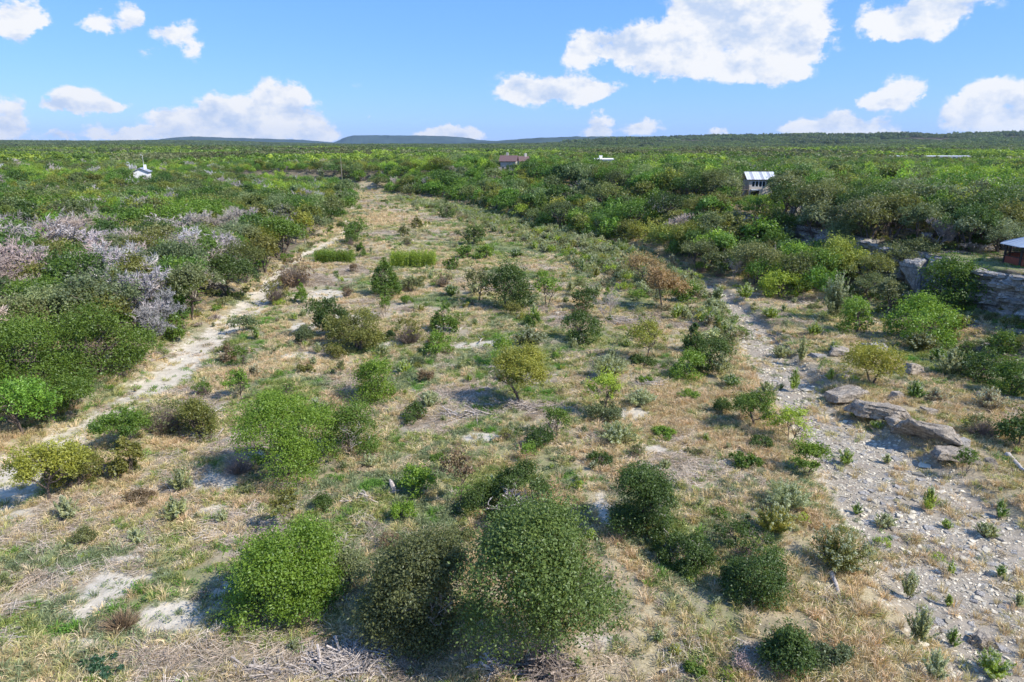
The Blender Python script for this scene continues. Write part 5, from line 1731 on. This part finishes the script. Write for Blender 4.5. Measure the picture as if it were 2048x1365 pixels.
    heap(1245, 650, 60, 30, 90, 'bare grey bush skeleton left of the see-through yellowish sapling', 11, 2.2, 1.2)
    # stump
    rng = np.random.default_rng(5)
    gx, gy, gz, t = ground_at(786, 988)
    root = empty('tree_stump', (gx, gy, gz)); tag(root, 'weathered grey stump standing in straw grass left of the big centre tree', 'stump')
    MB().tube([(0, 0, -.1), (.05, 0, .35), (-.08, .03, .75), (-.2, .05, 1.05)], [.28, .2, .17, .05], 7).build('trunk', DRIFT, root, color=(.48, .44, .42))
    for a in (0.4, 2.2, 4.0):
        MB().tube([(0, 0, .05), (math.cos(a) * .4, math.sin(a) * .4, .08), (math.cos(a) * .8, math.sin(a) * .8, .0)], [.12, .08, .03], 5).build('root', DRIFT, root, color=(.44, .40, .37))
    # dead pink bush bottom right, snag by the bank, red snag by the mid-flat tree
    for (x0, y0, x1, y1, w, lb, colr) in [(1462, 1300, 1512, 1350, 2.0, 'leafless pinkish dead bush casting a shadow at the bottom right', (.48, .38, .35)),
                                          (1428, 505, 1500, 565, 3.0, 'leafless snag with arching branches on the right bank', (.45, .40, .38)),
                                          (1180, 600, 1250, 640, 3.0, 'pale leafless twigs between the dark brownish shrub and the orange-leaved tree', (.50, .44, .40))]:
        gx, gy, gz, t = ground_at((x0 + x1) / 2, y1)
        rng = np.random.default_rng(int(x0))
        W = (x1 - x0) / F * t
        root = empty('dead_bush', (gx, gy, gz)); tag(root, lb, 'dead bush')
        branch_mb(rng, W * .9, W, 3, 4, .05, 3, .9, twigs=3).build('branches', TWIG, root, color=colr)
    # snag: one bare trunk right of it
    for px, y0, y1, lb in [(1546, 492, 545, 'straight bare trunk standing in the trees right of the leafless snag'), (610, 458, 490, 'straight bare pale trunk beside the upper wash'), (685, 315, 372, 'tall bare pole where the creek bends away')]:
        gx, gy, gz, t = ground_at(px, y1)
        h = (y1 - y0) / F * t * 1.05
        o = MB().tube([(0, 0, -.2), (.05, 0, h * .5), (-.05, .1, h)], [.16, .12, .06], 6).build('bare_trunk', DRIFT, None, loc=(gx, gy, gz), color=(.45, .40, .34))
        tag(o, lb, 'dead trunk')
    # brown tussocks
    for px, py, w, lb, colr in [(245, 1262, 80, 'brown wiry tussock on bare sand at the lower left', (.26, .19, .12)), (480, 945, 70, 'fan of dead stems leaning left off the bright ball-shaped tree', (.36, .30, .27)),
                                (210, 1340, 60, 'dark green broad-leaved weed patch at the lower left edge', None), (925, 440, 30, 'small brown tussock beyond the far flat', (.3, .24, .16))]:
        gx, gy, gz, t = ground_at(px, py)
        rng = np.random.default_rng(px)
        W = w / F * t * 1.2
        if colr:
            o = link('dry_tussock', twig_ball(rng, W, W * .55, 420, thick=.014), loc=(gx, gy, gz), color=colr); tag(o, lb, 'tussock')
        else:
            o = link('weed_patch', crown_mesh(rng, W, .4, .22, 'low', n=900), loc=(gx, gy, gz), color=(.05, .11, .05)); tag(o, lb, 'weeds')


build_boulders()
build_wood()
NG = build_grass()
build_thicket()
NS = build_gravel()
print('grass', NG, 'stones', NS)
# ------------------------------------------------------------------ buildings
M_METAL = simple('galvanised_roof', (.70, .70, .69), .5, .15, 2.0, .12)
M_METAL2 = simple('dull_galvanised_roof', (.40, .41, .43), .5, .15, 2.0, .12)
M_BLUEROOF = simple('blue_grey_roof', (.38, .43, .48), .5, .15, 2.0, .12)
M_CREAM = simple('cream_wall', (.68, .60, .50), .85)
M_WHITE = simple('white_wall', (.82, .81, .78), .8, var=.08)
M_STONEW = simple('pale_stone_wall', (.55, .50, .43), .9, scale=5)
M_BROWNR = simple('brown_shingle_roof', (.17, .105, .10), .85, scale=6)
M_DECK = simple('weathered_deck', (.22, .17, .14), .85)
M_RED = simple('red_brown_boards', (.30, .075, .04), .7)
M_DARKW = simple('dark_timber', (.05, .04, .035), .8)
M_GLASS = simple('window_glass', (.03, .045, .05), .12, spec=.6)
M_GREYP = simple('grey_paint', (.42, .42, .42), .6)


def part(mb, name, mat, parent, label=None):
    o = mb.build(name, mat, parent)
    if label: o['label'] = label
    return o


def house():
    x, y = HOUSE; z = hz(x, y) - .2
    r = empty('tin_roofed_house', (x, y, z), R(-2)); tag(r, 'two-storey cream house with a striped metal roof and a timber deck on the right bank', 'house')
    W, D = 7.0, 6.5
    # walls as four panels round the rooms
    H0, H1 = 2.7, 5.6
    part(MB().box((0, D / 2, H1 / 2), (W, .2, H1)).box((-W / 2 + .1, 0, H1 / 2), (.2, D - .4, H1)).box((W / 2 - .1, 0, H1 / 2), (.2, D - .4, H1)), 'wall', M_CREAM, r)
    f = MB()
    f.box((0, -D / 2, (H0 + 3.5) / 2 + .0), (W, .2, 3.5 - H0 + .3)).box((0, -D / 2, H1 - .1), (W, .2, .25))
    f.box((-W / 2 + .35, -D / 2, 4.45), (.7, .2, 1.7)).box((W / 2 - 1.2, -D / 2, 4.45), (2.2, .2, 1.7))
    f.box((-W / 2 + .3, -D / 2, 1.3), (.6, .2, 2.6)).box((W / 2 - 1.9, -D / 2, 1.3), (3.8, .2, 2.6)).box((-W / 2 + 1.4, -D / 2, 2.35), (1.6, .2, .5))
    part(f, 'front_wall', M_CREAM, r)
    part(MB().box((0, 0, H0), (W - .4, D - .4, .15)), 'floor', M_DECK, r)
    for k in range(4):
        cx = -W / 2 + 1.25 + k * 1.05
        w = part(MB().box((cx - .46, -D / 2 - .03, 4.4), (.1, .16, 1.7)).box((cx + .46, -D / 2 - .03, 4.4), (.1, .16, 1.7)).box((cx, -D / 2 - .03, 5.2), (.82, .15, .1)).box((cx, -D / 2 - .03, 3.6), (.82, .15, .1)), 'window', M_WHITE, r)
        part(MB().box((cx, -D / 2 + .04, 4.4), (.84, .03, 1.5)), 'pane', M_GLASS, w)
    part(MB().box((-W / 2 + 1.9, -D / 2 - .55, 2.75), (2.6, 1.1, .08), Euler((R(14), 0, 0))), 'awning', M_BLUEROOF, r)
    d = part(MB().box((-W / 2 + 1.1, -D / 2 + .02, 1.05), (.9, .06, 2.1)), 'door', M_DARKW, r)
    part(MB().box((-W / 2 + 1.42, -D / 2 - .05, 1.05), (.06, .08, .14)), 'handle', M_METAL, d)
    # striped roof: single panels
    zr, zf = 7.9, 5.75
    n = 12
    pw = (W + 1.9) / n
    for k in range(n):
        cx = -W / 2 - .95 + pw * (k + .5)
        for sgn in (-1, 1):
            a = Vector((cx, sgn * (D / 2 + .7), zf)); b = Vector((cx, 0, zr))
            dd = b - a
            rot = Euler((math.atan2(dd.z, dd.y * 1.0) if sgn < 0 else -math.atan2(dd.z, -dd.y), 0, 0))
            m = MB().box((a + b) / 2, (pw - .03, dd.length, .05), rot).box((a + b) / 2 + Vector((pw / 2 - .02, 0, .05)), (.03, dd.length, .06), rot)
            part(m, 'roof_panel', M_METAL2 if k in (2, 6, 9) else M_METAL, r)
    # deck on the left
    dz = 2.9
    dk = MB()
    part(MB().box((-W / 2 - 1.9, -D / 2 + .6, dz - .15), (3.8, 3.0, .16)), 'deck', M_DECK, r)
    for px_ in (-W / 2 - 3.7, -W / 2 - 1.9, -W / 2 - .2):
        for py_ in (-D / 2 - .8, -D / 2 + 2.0):
            part(MB().beam((px_, py_, -.8), (px_, py_, dz + 1.0), .14), 'post', M_DECK, r)
    for zz in (.35, .65, 1.0):
        part(MB().beam((-W / 2 - 3.75, -D / 2 - .9, dz + zz), (-W / 2 - .1, -D / 2 - .9, dz + zz), .1, .08), 'rail', M_DECK, r)
        part(MB().beam((-W / 2 - 3.8, -D / 2 - .9, dz + zz), (-W / 2 - 3.8, -D / 2 + 2.0, dz + zz), .1, .08), 'rail', M_DECK, r)
    for k in range(8):
        part(MB().box((-W / 2 - .5 - k * .34, -D / 2 - 1.6, dz - .35 - k * .33), (.34, 1.0, .07)), 'step', M_DECK, r)
    LAND.append(('the tin-roofed house', x, y))


def gazebo():
    x, y = GAZEBO; z = hz(x - 2, y) + .1
    r = empty('gazebo', (x, y, z)); tag(r, 'open gazebo with a blue-grey metal roof and red-brown board sides at the right edge', 'gazebo')
    n = 8; rad, rr, zt, ze = 4.3, 5.2, 4.6, 2.85
    for k in range(n):
        a0, a1 = 2 * math.pi * (k + .5) / n, 2 * math.pi * (k + 1.5) / n
        V = [(0, 0, zt), (math.cos(a0) * rr, math.sin(a0) * rr, ze), (math.cos(a1) * rr, math.sin(a1) * rr, ze)]
        V += [(p[0], p[1], p[2] - .08) for p in V]
        pn = part(MB().add(V, [(0, 3, 4, 1), (1, 4, 5, 2), (2, 5, 3, 0)], [(0, 1, 2), (3, 5, 4)]), 'roof_panel', M_BLUEROOF, r)
        for q in (.25, .5, .75):
            e = Vector(V[1]).lerp(Vector(V[2]), q)
            part(MB().beam(Vector((0, 0, zt + .03)).lerp(e, .12), e + Vector((0, 0, .03)), .05), 'seam', M_BLUEROOF, pn)
        p0 = Vector((math.cos(a0) * rad, math.sin(a0) * rad, 0)); p1 = Vector((math.cos(a1) * rad, math.sin(a1) * rad, 0))
        part(MB().beam(p0 + Vector((0, 0, -.3)), p0 + Vector((0, 0, 3.1)), .24), 'post', M_DARKW, r)
        part(MB().beam(p0 + Vector((0, 0, 3.0)), p1 + Vector((0, 0, 3.0)), .16, .22), 'beam', M_DARKW, r)
        if k != 6:
            part(MB().beam(p0 + Vector((0, 0, 1.15)), p1 + Vector((0, 0, 1.15)), .1, .12), 'rail', M_DARKW, r)
            m = 9
            for j in range(m):
                c = p0.lerp(p1, (j + .5) / m)
                part(MB().box(c + Vector((0, 0, .55)), (.33, .04, 1.05), Euler((0, 0, math.atan2(p1.y - p0.y, p1.x - p0.x)))), 'board', M_RED, r)
    part(MB().tube([(0, 0, -.3), (0, 0, .02)], [4.6, 4.6], 8), 'floor', M_DECK, r)
    LAND.append(('the gazebo', x, y))


def gable_house(name, loc, rot, W, D, wall_h, roof_h, mw, mr, label, cat='house', chimney=None, windows=3, extra=None, alias=None):
    x, y = loc; z = hz(x, y) - .2
    r = empty(name, (x, y, z), rot); tag(r, label, cat)
    w = MB().box((0, 0, wall_h / 2), (W, D, wall_h))
    w.add([(-W / 2, -D / 2, wall_h), (-W / 2, D / 2, wall_h), (-W / 2, 0, wall_h + roof_h), (W / 2, -D / 2, wall_h), (W / 2, D / 2, wall_h), (W / 2, 0, wall_h + roof_h)], None, [(0, 2, 1), (3, 4, 5)])
    part(w, 'wall', mw, r)
    ov = .8
    for sgn in (-1, 1):
        a = Vector((0, sgn * (D / 2 + ov), wall_h - roof_h * ov / (D / 2) + .12)); b = Vector((0, 0, wall_h + roof_h + .12))
        dd = b - a
        rot_ = Euler((math.atan2(dd.z, dd.y) if sgn < 0 else -math.atan2(dd.z, -dd.y), 0, 0))
        rp = part(MB().box((a + b) / 2, (W + 2 * ov, dd.length, .16), rot_), 'roof', mr, r)
    if chimney:
        c = part(MB().box((chimney[0], chimney[1], wall_h + roof_h + .5), (chimney[2], chimney[2] * .8, 2.4)), 'chimney', mw, rp)
    for k in range(windows):
        cx = -W / 2 + W * (k + .5) / windows
        for sgn in (-1, 1):
            f = part(MB().box((cx - .5, sgn * (D / 2 + .03), wall_h * .55), (.1, .1, 1.3)).box((cx + .5, sgn * (D / 2 + .03), wall_h * .55), (.1, .1, 1.3)).box((cx, sgn * (D / 2 + .03), wall_h * .55 + .6), (.9, .1, .1)).box((cx, sgn * (D / 2 + .03), wall_h * .55 - .6), (.9, .1, .1)), 'window', M_GREYP, r)
            part(MB().box((cx, sgn * (D / 2 + .012), wall_h * .55), (.9, .03, 1.1)), 'pane', M_GLASS, f)
    if alias: LAND.append((alias, x, y))
    return r


house()
gazebo()
gable_house('white_house', WHITEG, R(108), 9, 6.8, 6.2, 1.6, M_WHITE, M_METAL2, 'white gabled house with a white chimney rising out of the left woods', chimney=(-1.5, -2.0, 1.5), alias='the white gabled house')
gable_house('brown_roofed_house', BROWN, R(-8), 8, 7, 8.2, 2.4, M_STONEW, M_BROWNR, 'stone house with a brown hipped-looking roof above the far bend of the creek', chimney=(-1, 1, 1.2), alias='the brown-roofed house')
gable_house('brown_roofed_wing', (BROWN[0] + 7.5, BROWN[1] + 6), R(14), 5, 6, 7.8, 2.0, M_STONEW, M_BROWNR, 'lower brown-roofed wing right of the stone house at the far bend', chimney=(1.4, 0, 1.3))
gable_house('long_white_building', FLATW, R(3), 9.5, 6, 7.0, .4, M_WHITE, M_WHITE, 'long low white-roofed building in the woods right of the brown-roofed house', chimney=(-1.5, 0, 1.7), windows=4, alias='the long white building')
_p = plateau_pt(1855, 308, 16.0)
gable_house('long_pale_shed', _p, R(-2), 70, 7, 5.6, .4, M_WHITE, M_METAL, 'very long thin pale roof showing as a line in the far right woods', 'shed', windows=6)
for k, (px_, yy, lb) in enumerate([(1468, 3300, 'white flat-roofed house on the skyline ridge, left of the other ridge house'), (1502, 3340, 'smaller white house on the skyline ridge, the right one of two')]):
    gable_house('ridge_house', ((px_ - 1024) / F * yy, yy), R(4), 42 if k == 0 else 18, 16, 9, 2, M_WHITE, M_WHITE, lb, windows=4)
for px_, py_, zz, hgt, lb in [(264, 366, 5.2, 9.8, 'tall pale yard lamp left of the white gabled house'), (291, 356, 5.2, 12.0, 'pale yard lamp pole behind the white gabled house')]:
    x, y = plateau_pt(px_, py_, zz)
    r = empty('lamp_pole', (x, y, hz(x, y))); tag(r, lb, 'lamp pole', 'yard lamps by the white house')
    part(MB().tube([(0, 0, -.3), (0, 0, hgt)], [.12, .08], 8), 'pole', M_WHITE, r)
    part(MB().beam((0, 0, hgt), (-.6, 0, hgt + .2), .1).box((-.8, 0, hgt + .2), (.7, .4, .3)), 'lamp_head', M_WHITE, r)

# ------------------------------------------------------------------ the woods
def proto_tree(kind, w, h, seed, leaf, n=None, lod=False):
    rng = np.random.default_rng(seed)
    mat = LEAF_I if lod else LEAF
    if kind == 'dead':
        tr = branch_mb(rng, h, w, 3 if not lod else 2, 5, .10, 2, .6, twigs=14, tw=.034 if not lod else .05)
        return (None, tr.mesh('branches', TWIG_I if lod else TWIG))
    cr = crown_mesh(rng, w, h, leaf, kind, n=n, mat=mat)
    if lod: return (cr, None)
    tr = branch_mb(rng, h * .9, w * .8, 2, 3, .16, 2, .5).mesh('trunk', BARK)
    return (cr, tr)


KINDS = [('oak', 7.2, 6.4), ('oak', 6.4, 5.8), ('oak', 8.0, 6.0), ('oak', 5.6, 6.2), ('oak', 6.8, 5.4),
         ('juniper', 4.8, 5.8), ('juniper', 5.6, 5.4), ('juniper', 4.2, 6.2), ('juniper', 5.2, 5.0),
         ('round', 5.2, 4.6), ('round', 4.4, 4.8), ('feather', 4.4, 4.6), ('feather', 4.8, 4.2),
         ('dead', 5.6, 5.4), ('dead', 4.6, 5.0), ('dead', 6.6, 5.0)]
OAK, JUN, RND, FEA, DED = [0, 1, 2, 3, 4], [5, 6, 7, 8], [9, 10], [11, 12], [13, 14, 15]


def woods():
    rng = np.random.default_rng(41)
    X, Y = [], []
    for y0, y1, s in [(30, 150, 4.1), (150, 300, 4.5), (300, 520, 5.2)]:
        ys = np.arange(y0, y1, s)
        hw = .765 * (y1 * CP + 8) + 10
        xs = np.arange(-hw, hw, s)
        gx, gy = np.meshgrid(xs, ys)
        gx = gx + (np.arange(len(ys)) % 2)[:, None] * s / 2
        gx = (gx + rng.uniform(-.42, .42, gx.shape) * s).ravel(); gy = (gy + rng.uniform(-.42, .42, gy.shape) * s).ravel()
        k = in_view(gx, gy, 9)
        X.append(gx[k]); Y.append(gy[k])
    x, y = np.concatenate(X), np.concatenate(Y)
    ins, dl, dr = valley(x, y)
    left = (~ins) & (dl < dr) | ((~ins) & (x < -60))
    right = (~ins) & ~left
    clump = fbm(x, y, 16, 3, 101)
    pr = np.where(left, np.where(dl > 1.5, .95, .4), 0) + np.where(right, np.where(dr > 2.0, .92, .5), 0)
    wid = 14 + 13 * sm(y, 104, 140)
    tal = ins & (dr < wid) & (y > 60) & (dl > 20)
    pr = np.where(tal, np.where(y < 112, .36 + .58 * sm(dr, 9, 5), .95) * sm(dr, wid, wid * .85), pr)
    pr = np.where((dr < 4) & (y < 118) & (y > 60), .75, pr)
    pr = np.where(ins & ~tal & (dl < 3), .35, pr)
    for hx, hy in [(lx, ly) for a, lx, ly in LAND if 'boulder' in a or 'slab' in a or 'log' in a]:
        pr = np.where(np.hypot(x - hx, y - hy) < 5.5, 0, pr)
    for ex, ey, er in EXCL:
        pr = np.where(np.hypot(x - ex, y - ey) < er, 0, pr)
    for hx, hy, er in [(WHITEG[0], WHITEG[1], 7), (BROWN[0], BROWN[1], 7), (BROWN[0] + 7.5, BROWN[1] + 6, 6), (FLATW[0], FLATW[1], 8)]:
        pr = np.where(np.hypot(x - hx, y - hy) < er, 0, pr)
    # leave the sight line to the tin-roofed house and gazebo open near them
    pr = np.where((np.hypot(x - HOUSE[0] + 3, y - HOUSE[1] + 13) < 8), .0, pr)
    pr = np.where((np.abs(x - (GAZEBO[0] - 5)) < 5) & (y < GAZEBO[1]) & (y > GAZEBO[1] - 10), .0, pr)
    # the photographed trees that are placed one by one keep their room
    dist = np.hypot(x, y)
    mk = masks(x, y)
    pr = np.where(mk['m_sand'] > .35, 0, pr)
    pr = np.where(mk['m_gravel'] > .45, 0, pr)
    pr = np.where(left & (dist < 110) & (clump < .42), pr * .55, pr)
    k = rng.random(len(x)) < pr
    x, y, left, right, tal, dist, dl, dr = [a[k] for a in (x, y, left, right, tal, dist, dl, dr)]
    hero = np.array([(o.location.x, o.location.y, o.get('_w', 3.0)) for o in C.objects if o.parent is None and o.type == 'EMPTY' and o.get('category') in ('tree', 'dead tree')])
    dmin = np.min(np.hypot(x[:, None] - hero[None, :, 0], y[:, None] - hero[None, :, 1]), axis=1)
    k = dmin > 3.6
    x, y, left, right, tal, dist, dl, dr = [a[k] for a in (x, y, left, right, tal, dist, dl, dr)]
    n = len(x)
    z = height(x, y)
    u = rng.random(n)
    fA = fbm(x, y, 34, 3, 111); fB = fbm(x, y, 11, 3, 112); fD = fbm(x, y, 13, 2, 113)
    kind = np.zeros(n, int); tint = np.zeros((n, 3)); scale = rng.uniform(.62, 1.20, n)
    tname = np.empty(n, object)
    PAL = {'oak': [('green', 'mid green'), ('olive', 'olive'), ('dull', 'drab grey-green'), ('grey', 'silvery grey-green'), ('dark', 'dark green')],
           'jun': [('lime', 'bright yellow-green'), ('bright', 'bright green'), ('green', 'mid green'), ('yellow', 'yellowish')],
           'rnd': [('bright', 'bright green'), ('green', 'mid green'), ('olive', 'olive')],
           'fea': [('sage', 'pale sage'), ('grey', 'silvery grey-green')],
           'ded': [('dead', 'bleached grey'), ('deadpink', 'pinkish grey')]}
    for i in range(n):
        if tal[i]:
            g = 'oak' if u[i] < .30 else 'rnd' if u[i] < .62 else 'fea' if u[i] < .80 else 'jun' if u[i] < .95 else 'ded'
        elif left[i]:
            if dist[i] < 190:
                pd = .18 + .66 * max(0, min(1, (fD[i] - .49) * 7))
                g = 'ded' if u[i] < pd else 'oak' if u[i] < pd + (1 - pd) * .60 else 'rnd' if u[i] < pd + (1 - pd) * .8 else 'jun' if u[i] < .97 else 'fea'
            else:
                pd = .02 + .30 * max(0, min(1, (fD[i] - .60) * 7))
                pj = .45 + 2.2 * (fA[i] - .45)
                g = 'ded' if u[i] < pd else 'jun' if rng.random() < pj else 'oak'
        else:
            pd = .02 + .14 * max(0, min(1, (fD[i] - .60) * 7))
            pj = .42 + 2.4 * (fA[i] - .47) - (.25 if dr[i] < 14 else 0)
            g = 'ded' if u[i] < pd else 'jun' if rng.random() < pj else 'fea' if rng.random() < .05 else 'oak'
        ids = {'oak': OAK, 'jun': JUN, 'rnd': RND, 'fea': FEA, 'ded': DED}[g]
        kind[i] = ids[rng.integers(0, len(ids))]
        pl = PAL[g]
        q = (fB[i] - .5) * 2.2 + .5 + rng.normal() * .22
        if g == 'jun':
            q = .62 - (fA[i] - .5) * 2.2 + rng.normal() * .25
        c = pl[int(np.clip(q * len(pl), 0, len(pl) - 1))]
        tint[i] = np.array(COL[c[0]]) * rng.uniform(.76, 1.36) * np.array([rng.uniform(.82, .98), .96, rng.uniform(.95, 1.15)])
        tname[i] = c[1]
        if g == 'oak' and (dist[i] > 200): tint[i] = tint[i] * np.array([.95, 1.05, .85])
        if tal[i]: scale[i] *= .66 if y[i] < 112 else .95
        if g == 'ded' and left[i]: scale[i] *= 1.35
        if dr[i] < 4 and not left[i] and y[i] < 118: scale[i] *= .78
        if 74 < y[i] < 102 and dr[i] < 11 and x[i] > 50: scale[i] *= .55
        if y[i] >= 108 and dr[i] < 90 and not left[i]: scale[i] *= 1.28
        if left[i] and dist[i] < 220: scale[i] *= 1.15
    # sight lines: keep trees right in front of the buildings low
    for (hx, hy) in (HOUSE, WHITEG, BROWN, FLATW):
        L = math.hypot(hx, hy)
        along = (x * hx + y * hy) / L; across = np.abs(x * hy - y * hx) / L
        m = (across < 7) & (along < L) & (along > L - 70)
        scale[m] *= .50 if (hx, hy) == HOUSE else .68
    # the biggest in the photo are things; the rest is one mass
    score = scale * np.array([KINDS[k][1] for k in kind]) / dist
    score = np.where(left & (dl > 34), score * .55, score)
    order = np.argsort(-score)
    cap = {'live_oak': 230, 'juniper_tree': 230, 'elm_tree': 120, 'dead_tree': 110}
    NAMES = {**{k: 'live_oak' for k in OAK}, **{k: 'juniper_tree' for k in JUN + FEA}, **{k: 'elm_tree' for k in RND}, **{k: 'dead_tree' for k in DED}}
    cnt = {}
    pick = []
    tot = 0
    for i in order:
        nm = NAMES[kind[i]]
        if tot >= 255: break
        if cnt.get(nm, 0) >= cap[nm]: continue
        cnt[nm] = cnt.get(nm, 0) + 1; pick.append(i); tot += 1
    pk = np.zeros(n, bool); pk[pick] = True
    near = [proto_tree(kd, w, h, 60 + k, .27, n=4200 if kd != 'feather' else 4500) for k, (kd, w, h) in enumerate(KINDS)]
    SP_ = {'live_oak': 'oak', 'juniper_tree': 'juniper', 'elm_tree': 'leafy tree', 'dead_tree': 'bare dead tree'}
    for i in pick:
        c, tr = near[kind[i]]
        nm = NAMES[kind[i]]
        s = float(scale[i])
        root = empty(nm, (x[i], y[i], z[i] - .1), float(rng.uniform(0, 6.28)), s)
        if c is not None: link('crown', c, root, color=tint[i])
        if tr is not None: link('trunk' if c is not None else 'branches', tr, root, color=tint[i] if c is None else None)
        # a label that finds it from the things around it
        sz = 'small' if s < .62 else 'medium' if s < .9 else 'large'
        base = '%s %s %s' % (sz, tname[i], SP_[nm]) if nm != 'dead_tree' else '%s %s bare dead tree' % (sz, tname[i])
        lab = auto_label(base, float(x[i]), float(y[i]), 'left wood' if left[i] else 'slope below the right bank' if tal[i] else 'right bank wood')
        tag(root, lab, 'tree' if nm != 'dead_tree' else 'dead tree', 'trees of the left wood' if left[i] else 'trees on the right bank')
    # the mass of the wood
    mid = []
    for k, (kd, w, h) in enumerate(KINDS):
        c, tr = proto_tree(kd, w, h, 160 + k, .42, n=1500 if kd != 'feather' else 1700, lod=True)
        mid.append(c if c is not None else tr)
    m = ~pk
    s = scale[m] * 1.05
    scatter('woods', np.stack([x[m], y[m], z[m] - .1], -1), np.stack([s, s, s * rng.uniform(.85, 1.1, m.sum())], -1), rng.uniform(0, 6.28, m.sum()), kind[m], tint[m], mid,
            'mixed oak and juniper wood covering both banks behind the nearer trees')
    print('trees', n, cnt)


woods()


def understory():
    rng = np.random.default_rng(55)
    protos = [crown_mesh(rng, 2.0, 1.3, .26, 'low', n=330, mat=LEAF_I) for _ in range(4)] + [twig_ball(rng, 1.8, 1.0, 150, mat=TWIG_I, thick=.02)]
    x, y = band(30, 260, .20, rng, 6)
    ins, dl, dr = valley(x, y)
    k = (~ins) & (np.minimum(dl, dr) > .5) | (ins & (dr < 12) & (y > 55) & (rng.random(len(x)) < .8)) | (ins & (dl < 2.5))
    for ex, ey, er in EXCL:
        k &= np.hypot(x - ex, y - ey) > er
    k &= rng.random(len(x)) < np.where(y > 150, .35, .8)
    x, y = x[k], y[k]; n = len(x)
    pal = np.array([COL['green'], COL['dark'], COL['olive'], COL['dull'], COL['deadpink'], COL['bright']])
    idx = rng.integers(0, 4, n); dead = rng.random(n) < .22; idx[dead] = 4
    tint = pal[rng.choice(6, n, p=[.3, .2, .2, .15, .05, .1])] * rng.uniform(.8, 1.2, (n, 1)); tint[dead] = (.36, .31, .28)
    s = rng.uniform(.5, 1.3, n)
    scatter('undergrowth', np.stack([x, y, height(x, y)], -1), np.stack([s, s, s], -1), rng.uniform(0, 6.28, n), idx, tint, protos, 'low brush and dead stems under the trees of both banks')


understory()


def groves():
    """the plain beyond: tree cover by the grove"""
    rng = np.random.default_rng(61)
    protos = []
    for k in range(6):
        m = 44; size = 52.0
        cen = rng.uniform(-size / 2, size / 2, (m, 2)); cen = cen[np.hypot(cen[:, 0], cen[:, 1]) < size / 2 * 1.05]
        r = rng.uniform(2.4, 5.0, len(cen)); h = rng.uniform(4.2, 8.0, len(cen))
        per = 60
        d = unit(rng.normal(size=(len(cen), per, 3))); d[..., 2] = np.abs(d[..., 2]) * 1.0 - .15
        P = np.stack([cen[:, None, 0] + d[..., 0] * r[:, None], cen[:, None, 1] + d[..., 1] * r[:, None], h[:, None] * .55 + d[..., 2] * h[:, None] * .5], -1).reshape(-1, 3)
        V, Fq = leaves(rng, P, d.reshape(-1, 3), 1.7, .75, .8, .3)
        rn = np.repeat(rng.random(len(cen)), per) * .75 + rng.random(len(P)) * .25
        protos.append(mesh_from('grove', V, Fq, [LEAF_I], {'rnd': rn * .8 + .1, 'tip': np.zeros(len(P))}))
    X, Y = [], []
    y = 505.0
    while y < 5600:
        s = 36 + (y - 500) * .012
        hw = .765 * y + 60
        xs = np.arange(-hw, hw, s)
        X.append(xs + rng.uniform(-.35, .35, len(xs)) * s); Y.append(np.full(len(xs), y) + rng.uniform(-.3, .3, len(xs)) * s)
        y += s * .8
    x, y = np.concatenate(X), np.concatenate(Y)
    k = np.ones(len(x), bool)
    for hx, hy, er in [(_p[0], _p[1] - 20, 85)]:
        k &= ~((np.abs(x - hx) < er) & (np.abs(y - hy) < 45))
    for px_, yy in [(1468, 3300), (1502, 3340)]:
        k &= np.hypot(x - (px_ - 1024) / F * yy, y - yy + 20) > 50
    k &= ~(inside_poly(x, y, VALLEY))
    k &= ~((fbm(x, y, 150, 3, 141) < .335) & (y < 3000))
    x, y = x[k], y[k]
    n = len(x); dist = np.hypot(x, y)
    z = height(x, y)
    f = fbm(x, y, 130, 4, 131) + rng.normal(size=n) * .10
    cols = np.array([COL['dull'], COL['grey'], COL['green'], COL['bright'], COL['lime']])
    t = np.clip((f - .30) / .40, 0, .96) * 4
    i0 = t.astype(int); fr = (t - i0)[:, None]
    tint = cols[i0] * (1 - fr) + cols[i0 + 1] * fr
    tint = tint * (rng.uniform(.75, 1.15, (n, 1)))
    farf = sm(dist, 700, 2200)[:, None]
    tint = tint * (1 - farf * .75) + np.array([.12, .155, .062]) * farf * .75 * rng.uniform(.7, 1.3, (n, 1))
    s = 1 + (dist - 500) * .00022
    scatter('distant_woods', np.stack([x, y, z - .3], -1), np.stack([s, s, np.ones(n) * rng.uniform(.8, 1.25, n) * (1 + .5 * (y > 3000) * (x > 300)) * (1 + .9 * (x > 300) * (fbm(x, y, 260, 2, 151) > .58) * (y > 2200))], -1), rng.uniform(0, 6.28, n), rng.integers(0, 6, n), tint, protos,
            'unbroken oak and juniper woods running to the horizon')
    print('groves', n)


groves()

# ------------------------------------------------------------------ air
def haze():
    m = NT('haze')
    v = m.n('ShaderNodeVolumePrincipled')
    v.inputs['Color'].default_value = (.55, .76, 1.0, 1)
    v.inputs['Density'].default_value = HAZE_D
    v.inputs['Anisotropy'].default_value = .2
    m.L.new(v.outputs[0], m.out.inputs['Volume'])
    m.m.cycles.homogeneous_volume = True if hasattr(m.m.cycles, 'homogeneous_volume') else None
    o = MB().box((0, 6500, 120), (22000, 14000, 320)).build('haze', m.m)
    tag(o, 'thin blue air over the far woods and hills', kind='stuff')


HAZE_D = 3e-5
haze()
